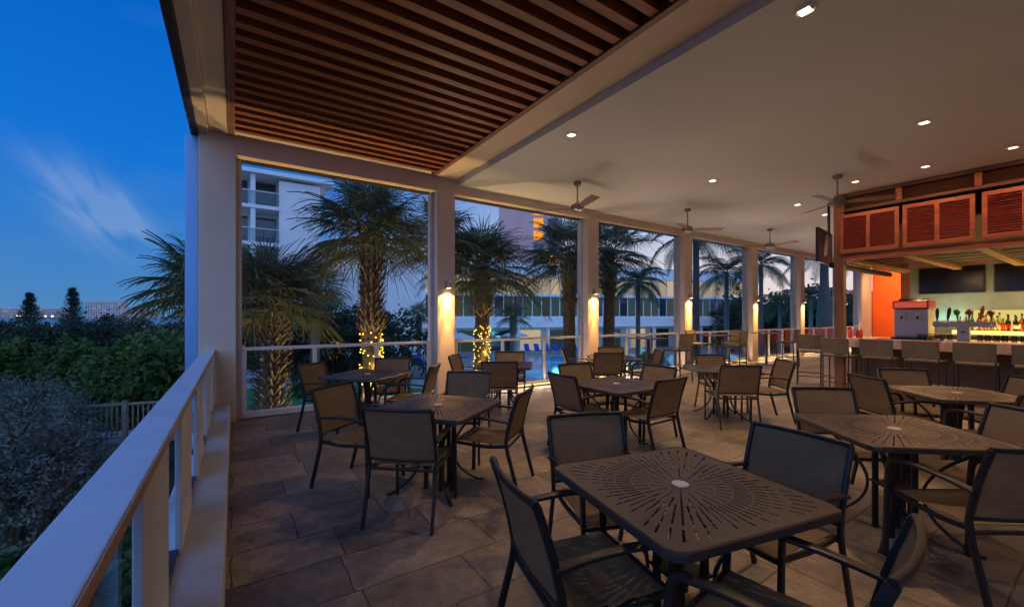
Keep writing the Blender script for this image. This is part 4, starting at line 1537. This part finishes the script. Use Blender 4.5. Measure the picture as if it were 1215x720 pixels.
# ================================================================== BUILDINGS
def hotel_wing():
    A, B = spot_at(500, 50, 0), spot_at(905, 66, 0)
    v = (B - A)
    L_ = v.length
    ang = math.atan2(v.y, v.x)
    o = empty('hotel_wing', (A.x, A.y, GZ), ang, 'long white hotel wing with two glazed storeys over shaded ground floor', 'hotel building')
    dp = 12
    b = MB().box(0, L_, 1.2, dp, 0, 11.3)
    b.build('wall', 'hotel', o)
    MB().box(-.3, L_ + .3, -.9, dp, 3.1, 3.25).build('canopy', 'hotel', o, bevel=.03)
    MB().box(-.2, L_ + .2, -.8, 1.197, 3.253, 4.45).build('parapet', 'hotel', o, bevel=.03)
    MB().box(0, L_, .6, 1.197, 7.15, 7.45).build('floor_band', 'hotel', o, bevel=.02)
    MB().box(-.3, L_ + .3, .2, dp + .3, 9.75, 11.4).build('roof', 'hotel', o, bevel=.04)
    # windows
    n = 40
    w = L_ / n
    fm_ = MB()
    for s in (-1, 1):
        fm_.box(s * w / 2 - .06, s * w / 2 + .06, -.06, .02, 0, 1)
    fm_.box(-w / 2, w / 2, -.05, .02, 0, .03)
    pane = MB().box(-w / 2 + .06, w / 2 - .06, -.012, .0, .03, 1)
    rr = random.Random(5)
    data = {}
    for row, (z0, z1) in enumerate(((4.45, 7.14), (7.46, 9.74))):
        for k in range(n):
            if row == 1:
                m = rr.choice(['hlit', 'hlit', 'hlitb', 'hlitb', 'hlitc'])
            else:
                m = rr.choice(['hdim', 'hdimb', 'hdimc', 'hglass', 'hglass', 'hdimb'])
            f = bpy.data.objects.new('window', data['f']) if 'f' in data else fm_.build('window', 'mull')
            if 'f' not in data:
                data['f'] = f.data
            else:
                COL.objects.link(f)
            f.parent = o
            f.location = ((k + .5) * w, 1.17, z0)
            f.scale = (1, 1, z1 - z0)
            if m not in data:
                p = pane.build('pane', m)
                data[m] = p.data
            else:
                p = bpy.data.objects.new('pane', data[m])
                COL.objects.link(p)
            p.parent = f
    for k in range(13):
        x = (k + .5) * L_ / 13
        MB().box(x - 1.5, x + 1.5, 1.14, 1.19, .05, 2.7).build('door', rr.choice(['hglass', 'hglass', 'dark', 'hdim', 'hlit']), o)
        MB().box(x + 1.75, x + 2.1, -.6, -.25, 0, 3.09).build('pillar', 'hotel', o)


hotel_wing()


def hotel_tower():
    o = empty('hotel_tower', (-1.6, 41, GZ), 0, 'white hotel tower with balconies at the left of the first bay', 'hotel building')
    W_ = 8.1
    MB().box(0, W_, 2.2, 14, 0, 16.4).build('wall', 'hotel', o)
    MB().box(4.85, W_, .0, 2.197, 0, 16.2).build('wall', 'hotel', o)
    MB().box(-.4, W_ + 1.0, -.6, 14.5, 16.4, 16.75).build('roof', 'hotel', o, bevel=.04)
    for k in range(5):
        z = 1.5 + k * 3.1
        if k == 0:
            continue
        zz = z - .05
        MB().box(0, 4.84, -.3, 2.19, zz - .3, zz).build('balcony_slab', 'hotel', o, bevel=.02)
        r_ = MB().box(0, 4.84, -.28, -.22, zz + 1.1, zz + 1.16).build('balcony_rail', 'rail', o)
        MB().box(0, 4.84, -.26, -.245, zz + .02, zz + 1.09).build('pane', 'glass', r_)
        MB().box(2.75, 3.1, -.2, 2.19, zz + .003, zz + 2.79).build('partition', 'hotel', o)
        MB().box(3.2, 4.75, 2.13, 2.18, zz + .05, zz + 2.5).build('window', 'hglass', o)
        MB().box(.3, 2.6, 2.13, 2.18, zz + .05, zz + 2.5).build('window', 'hglass', o)
    MB().box(.5, 4.2, 2.12, 2.18, .1, 2.6).build('door', 'hlit2', o)


hotel_tower()
lw = empty('low_wing', (7.5, 47, GZ), 0, 'plain pale blank walled hotel block behind the garden trees', 'hotel building')
MB().box(0, 11.5, 0, 9, 0, 11.4).build('wall', 'hotel', lw)
MB().box(-.2, 11.7, -.3, 9.2, 11.4, 11.9).build('roof', 'hotel', lw, bevel=.03)
MB().box(-.05, 11.55, -.12, -.003, 4.3, 4.7).build('floor_band', 'hotel', lw, bevel=.02)
for k in range(2):
    MB().box(.8 + k * 2.3, 2.2 + k * 2.3, -.05, -.003, .1, 2.4).build('door', 'hlit2' if k == 0 else 'hglass', lw)

st_ = empty('salmon_tower', spot_at(592, 112, GZ), R(-33), 'salmon pink tower with sunset orange windows behind the palms', 'tower')
MB().box(0, 17, 0, 14, 0, 38).build('wall', 'salmon', st_)
MB().box(-.4, 17.4, -.4, 14.4, 38, 38.8).build('roof', 'salmon', st_)
for k in range(11):
    for j, x in enumerate((1.2, 5.2, 9.3, 13.2)):
        if j not in (2, 3):
            continue
        MB().box(x, x + 2.6, -.06, -.01, 2 + k * 3.3, 4.4 + k * 3.3).build('window', 'sunwin' if j in (2,) and k > 6 or (k * 7 + j * 3) % 11 == 0 else 'hglass', st_)

# far skyline across the bay
FT = [(122, 820, 70, 33, 'pale apartment tower beyond the pine, the largest on the skyline'), (16, 1000, 60, 22, 'low pale block at the left of the skyline'), (58, 1050, 95, 24, 'long pale block between the two pines'),
      (158, 900, 34, 25, 'narrow pale block right of the large tower'), (-20, 1000, 50, 26, 'pale block beyond the left frame edge'), (176, 950, 30, 16, 'small pale block behind the palm fronds')]
for k, (px, d, w, h, lab) in enumerate(FT):
    o = empty('far_tower', spot_at(px, d, GZ), R(-33.7), lab, 'far building', 'far buildings across the bay')
    MB().box(-w / 2, w / 2, 0, 15, 0, h).build('wall', 'farwall', o)
    MB().box(-w / 2 - .5, w / 2 + .5, -.8, 15, h, h + 1.6).build('roof', 'hotel', o)
    rw = random.Random(k)
    nw = max(4, int(w / 5))
    nf = int(h / 4.2)
    dark_ = MB()
    for i in range(nw):
        for j in range(nf):
            x = -w / 2 + (i + .5) * w / nw
            lit_ = MB() if rw.random() < .12 else None
            (lit_ or dark_).box(x - w / nw * .26, x + w / nw * .26, -.3, -.05, 2.2 + j * 4.2, 4.0 + j * 4.2)
            if lit_:
                lit_.build('lit_window', 'farwin', o)
    dark_.build('windows', 'hglass', o)
for k, (px, d) in enumerate(((20, 240), (24, 250), (54, 260), (62, 245))):
    o = empty('shore_lamp', spot_at(px, d, GZ), 0, ('bright shore lamp left of the first pine', 'shore lamp next to the bright one', 'shore lamp between the pines', 'shore lamp near the second pine')[k], 'lamp', 'lamps on the far shore')
    MB().tube([(0, 0, 0), (0, 0, 4.2)], .08, 6).build('pole', 'black', o)
    MB().lathe([(.1, 4.2), (.5, 4.4), (.5, 4.7), (.1, 4.9)], 10).build('lantern', emit('shore_glow', (1, .75, .5), 6), o)

# ================================================================== POOLSIDE THINGS
lg = empty('pool_lounger', (0, 0, 0), 0, None, 'lounger', 'blue loungers round the pool')


def lf(u, v):
    x = (u - .5) * .62
    y = v * 1.9
    z = .38 if y < 1.15 else .38 + (y - 1.15) * .95
    return (x, y, z), (0, -.2, 1)


MB().slab(lf, 2, 12, .07).build('cushion', 'blue', lg)
b = MB()
for s in (-.3, .3):
    b.bar([(s, .02, .31), (s, 1.2, .31)], .04, .05)
    for yy_ in (.1, 1.1):
        b.bar([(s, yy_, 0), (s, yy_, .31)], .04, .04)
b.build('frame', 'rail', lg)
LG = Maker(lg)
LX = [(628, 50), (640, 50), (652, 50), (663, 50), (674, 50), (686, 50), (697, 50), (538, 40), (552, 42), (508, 36), (470, 30.5), (728, 46), (742, 46), (868, 40), (878, 40)]
LGW = ['first', 'second', 'third', 'fourth', 'fifth', 'sixth', 'seventh']
for k, (px, d) in enumerate(LX):
    lab = ('blue lounger, ' + LGW[k] + ' from the left in the row beyond the pool') if k < 7 else ['blue lounger beside the second column, nearer of two', 'blue lounger left of the second bay string lights', 'blue lounger by the second column in the first bay', 'blue lounger at the edge of the lawn',
                                                                                               'blue lounger left of the two in the third bay', 'blue lounger right of the two in the third bay', 'blue lounger under the two high stools', 'blue lounger right of the two high stools'][k - 7]
    LG.put(ground(px, d), YAW * -1 + R(10) if k < 7 else R(-20 + 37 * k % 60), lab)
ws = empty('garden_seat', ground(296, 28.6), R(-34), 'white cushioned garden seat on the path left of the booted palm', 'garden seat')
MB().box(-.75, .75, -.3, .3, .34, .50).build('cushion', 'parasol', ws, bevel=.04)
MB().box(-.75, .75, .26, .36, .34, .85).build('backrest', 'parasol', ws, bevel=.04)
for sx in (-.68, .68):
    for sy in (-.24, .28):
        MB().box(sx - .04, sx + .04, sy - .04, sy + .04, 0, .34).build('leg', 'fence', ws)
um = empty('parasol', (0, 0, 0), 0, None, 'parasol', 'pale parasols by the pool')
v = [(0, 0, 2.75)] + [(1.7 * math.cos(k * PI / 4), 1.7 * math.sin(k * PI / 4), 2.15) for k in range(8)] + [(1.7 * math.cos(k * PI / 4), 1.7 * math.sin(k * PI / 4), 1.98) for k in range(8)]
MB().add(v, [(0, 1 + k, 1 + (k + 1) % 8) for k in range(8)] + [(1 + k, 9 + k, 9 + (k + 1) % 8, 1 + (k + 1) % 8) for k in range(8)]).build('canopy', 'parasol', um)
MB().tube([(0, 0, 0), (0, 0, 2.78)], .03, 8).build('pole', 'rail', um)
MB().lathe([(.28, 0), (.28, .06), (.05, .1)], 16).build('base', 'path', um)
UM = Maker(um)
for px, d, lab in ((611, 53, 'pale parasol right of the second bay string lights'), (546, 46, 'pale parasol left of the second bay string lights'), (724, 52, 'pale parasol in the third bay'), (498, 42, 'pale parasol left of the second column')):
    UM.put(ground(px, d), px * .1, lab)
for px, d in ((640, 34), (660, 41), (700, 33), (700, 40), (750, 31.5), (760, 38), (800, 31), (820, 37), (870, 31), (900, 34), (940, 31), (960, 34)):
    light('POINT', tuple(spot_at(px, d, GZ + 1.3)), 110, (.15, .65, 1), 'pool_lamp', .4)
# warm ground lamps at the feet of the lit palms
for px, d, pw in ((346, 8.2, 14), (437, 8.9, 14), (566, 12.2, 16), (470, 20, 30)):
    p = spot_at(px, d, GZ + .25)
    o = empty('ground_spotlight', (p.x, p.y, GZ), 0, {346: 'ground spotlight at the foot of the booted palm', 437: 'ground spotlight before the light wrapped palm', 566: 'ground spotlight below the second bay palm', 470: 'ground spotlight by the garden trees'}[px], 'spotlight', 'ground spotlights in the garden')
    MB().lathe([(.03, 0), (.03, .12), (.08, .14), (.08, .22)], 12).build('housing', 'black', o, True)
    MB().lathe([(.0, .221), (.07, .221), (.07, .226), (0, .226)], 12).build('lens', 'bulbw', o)
    light('SPOT', (p.x, p.y, GZ + .26), pw * 36, (1, .66, .28), 'ground_spot_lamp', .04, (R(180), 0, 0), 80, .7)

# ================================================================== SKY
w = bpy.data.worlds.new('World')
SC.world = w
w.use_nodes = True
nt = w.node_tree
nt.nodes.clear()
N, L = nt.nodes, nt.links


def nd(t, **k):
    n = N.new(t)
    for a, b_ in k.items():
        setattr(n, a, b_)
    return n


def mth(op, a, b_=None, c=None):
    n = nd('ShaderNodeMath', operation=op)
    for i, x in enumerate((a, b_, c)):
        if x is None:
            continue
        if isinstance(x, (int, float)):
            n.inputs[i].default_value = x
        else:
            L.new(x, n.inputs[i])
    return n.outputs[0]


def dotv(vec, d):
    n = nd('ShaderNodeVectorMath', operation='DOT_PRODUCT')
    L.new(vec, n.inputs[0])
    n.inputs[1].default_value = d
    return n.outputs['Value']


def ramp(fac, stops):
    r = nd('ShaderNodeValToRGB')
    e = r.color_ramp.elements
    while len(e) < len(stops):
        e.new(.5)
    for k, (p, c) in enumerate(stops):
        e[k].position = p
        e[k].color = (*c, 1)
    L.new(fac, r.inputs[0])
    return r.outputs[0]


def mixc(f, a, b_):
    n = nd('ShaderNodeMixRGB')
    if isinstance(f, (int, float)):
        n.inputs[0].default_value = f
    else:
        L.new(f, n.inputs[0])
    L.new(a, n.inputs[1])
    if isinstance(b_, tuple):
        n.inputs[2].default_value = (*b_, 1)
    else:
        L.new(b_, n.inputs[2])
    return n.outputs[0]


SUNAZ = spot_at(1120, 1, 0).normalized()       # where the sun went down
sun_az = math.atan2(SUNAZ.x, SUNAZ.y)
sky = nd('ShaderNodeTexSky')
sky.sky_type = 'NISHITA'
sky.sun_disc = False
sky.sun_elevation = R(1.0)
sky.sun_rotation = sun_az
tc = nd('ShaderNodeTexCoord')
vec = tc.outputs['Generated']
zc = dotv(vec, (0, 0, 1))
sunny = dotv(vec, tuple(SUNAZ))
away = ramp(zc, [(0.0, (.095, .27, .56)), (.10, (.045, .235, .62)), (.28, (.006, .185, .72)), (.55, (.0, .125, .60)), (1.0, (.0, .07, .40))])
toward = ramp(zc, [(0.0, (.95, .68, .58)), (.07, (.86, .77, .80)), (.20, (.50, .62, .86)), (.45, (.06, .24, .66)), (1.0, (.0, .08, .42))])
f = nd('ShaderNodeMapRange', interpolation_type='SMOOTHSTEP')
L.new(sunny, f.inputs[0])
f.inputs[1].default_value = .18
f.inputs[2].default_value = .98
dusk = mixc(f.outputs[0], away, toward)
bk = nd('ShaderNodeMapRange', interpolation_type='SMOOTHSTEP')
L.new(dotv(vec, (-SY * .9, -CY * .9, .43)), bk.inputs[0])
bk.inputs[1].default_value = .05
bk.inputs[2].default_value = .9
dusk = mixc(bk.outputs[0], dusk, (.42, .68, 1.40))  # unseen sky behind the camera, brightened to light facades and bushes
# wisp of cloud high on the left
c0 = Vector((*spot_at(118, 1, 0).xy, (HY - 252) / F)).normalized()
ax = (Vector((*spot_at(180, 1, 0).xy, (HY - 300) / F)).normalized() - Vector((*spot_at(60, 1, 0).xy, (HY - 190) / F)).normalized()).normalized()
nx = c0.cross(ax).normalized()
wu, wv = dotv(vec, tuple(ax)), dotv(vec, tuple(nx))
wu0 = c0.dot(ax)
mpn = nd('ShaderNodeCombineXYZ')
L.new(mth('MULTIPLY', wu, 7.0), mpn.inputs[0])
L.new(mth('MULTIPLY', wv, 22.0), mpn.inputs[1])
cn_ = nd('ShaderNodeTexNoise')
cn_.inputs['Scale'].default_value = 1.0
cn_.inputs['Detail'].default_value = 7
cn_.inputs['Distortion'].default_value = .7
L.new(mpn.outputs[0], cn_.inputs['Vector'])
du = mth('SUBTRACT', wu, wu0)
dv_ = mth('SUBTRACT', wv, 0.0)
gu = mth('MULTIPLY', mth('MULTIPLY', du, du), -170.0)
gv = mth('MULTIPLY', mth('MULTIPLY', dv_, dv_), -650.0)
gauss = mth('MULTIPLY', mth('EXPONENT', mth('ADD', gu, gv)), mth('GREATER_THAN', dotv(vec, tuple(c0)), .5))
cf = mth('MULTIPLY', gauss, mth('MULTIPLY', mth('MAXIMUM', mth('SUBTRACT', cn_.outputs['Fac'], .34), 0.0), 2.2))
dusk = mixc(mth('MINIMUM', cf, .25), dusk, (.50, .62, .80))
# faint high veil
vn = nd('ShaderNodeTexNoise')
vn.inputs['Scale'].default_value = 2.2
vn.inputs['Detail'].default_value = 8
vm = nd('ShaderNodeMapping')
vm.inputs['Scale'].default_value = (1, 1, 4)
L.new(vec, vm.inputs[0])
L.new(vm.outputs[0], vn.inputs['Vector'])
vf = mth('MULTIPLY', mth('MAXIMUM', mth('SUBTRACT', vn.outputs['Fac'], .55), 0.0), .4)
dusk = mixc(vf, dusk, (.45, .55, .72))
bg1 = nd('ShaderNodeBackground')
L.new(dusk, bg1.inputs[0])
bg1.inputs[1].default_value = .95
bg2 = nd('ShaderNodeBackground')
L.new(sky.outputs[0], bg2.inputs[0])
bg2.inputs[1].default_value = .05
ad = nd('ShaderNodeAddShader')
mxs = nd('ShaderNodeMixShader')
mxs.inputs[0].default_value = .04
L.new(bg1.outputs[0], mxs.inputs[1])
L.new(bg2.outputs[0], mxs.inputs[2])
wo = nd('ShaderNodeOutputWorld')
L.new(mxs.outputs[0], wo.inputs[0])

# the last of the afterglow, low over the right-hand horizon
s = bpy.data.lights.new('afterglow_sun', 'SUN')
s.energy = .06
s.angle = R(20)
s.color = (1, .7, .55)
so = bpy.data.objects.new('afterglow_sun', s)
COL.objects.link(so)
so.rotation_euler = Vector((-SUNAZ.x, -SUNAZ.y, -.04)).to_track_quat('-Z', 'Y').to_euler()

# ================================================================== CAMERA AND RENDER
cam = bpy.data.cameras.new('camera')
co = bpy.data.objects.new('camera', cam)
COL.objects.link(co)
co.location = (0, 0, EYE)
co.rotation_euler = (R(90), 0, -YAW)
cam.sensor_width = 36
cam.lens = F / 1215 * 36
cam.shift_y = (HY - 360) / 1215
cam.clip_start = .05
cam.clip_end = 6000
SC.camera = co
vs_ = SC.view_settings
vs_.view_transform = 'Standard'
vs_.look = 'None'
vs_.exposure = 0
vs_.gamma = 1
vs_.use_curve_mapping = False
cy = SC.cycles
cy.use_denoising = True
try:
    cy.denoiser = 'OPENIMAGEDENOISE'
except Exception:
    pass
cy.max_bounces = 8
cy.diffuse_bounces = 4
cy.transparent_max_bounces = 16
cy.sample_clamp_indirect = 4
cy.caustics_reflective = False
cy.caustics_refractive = False
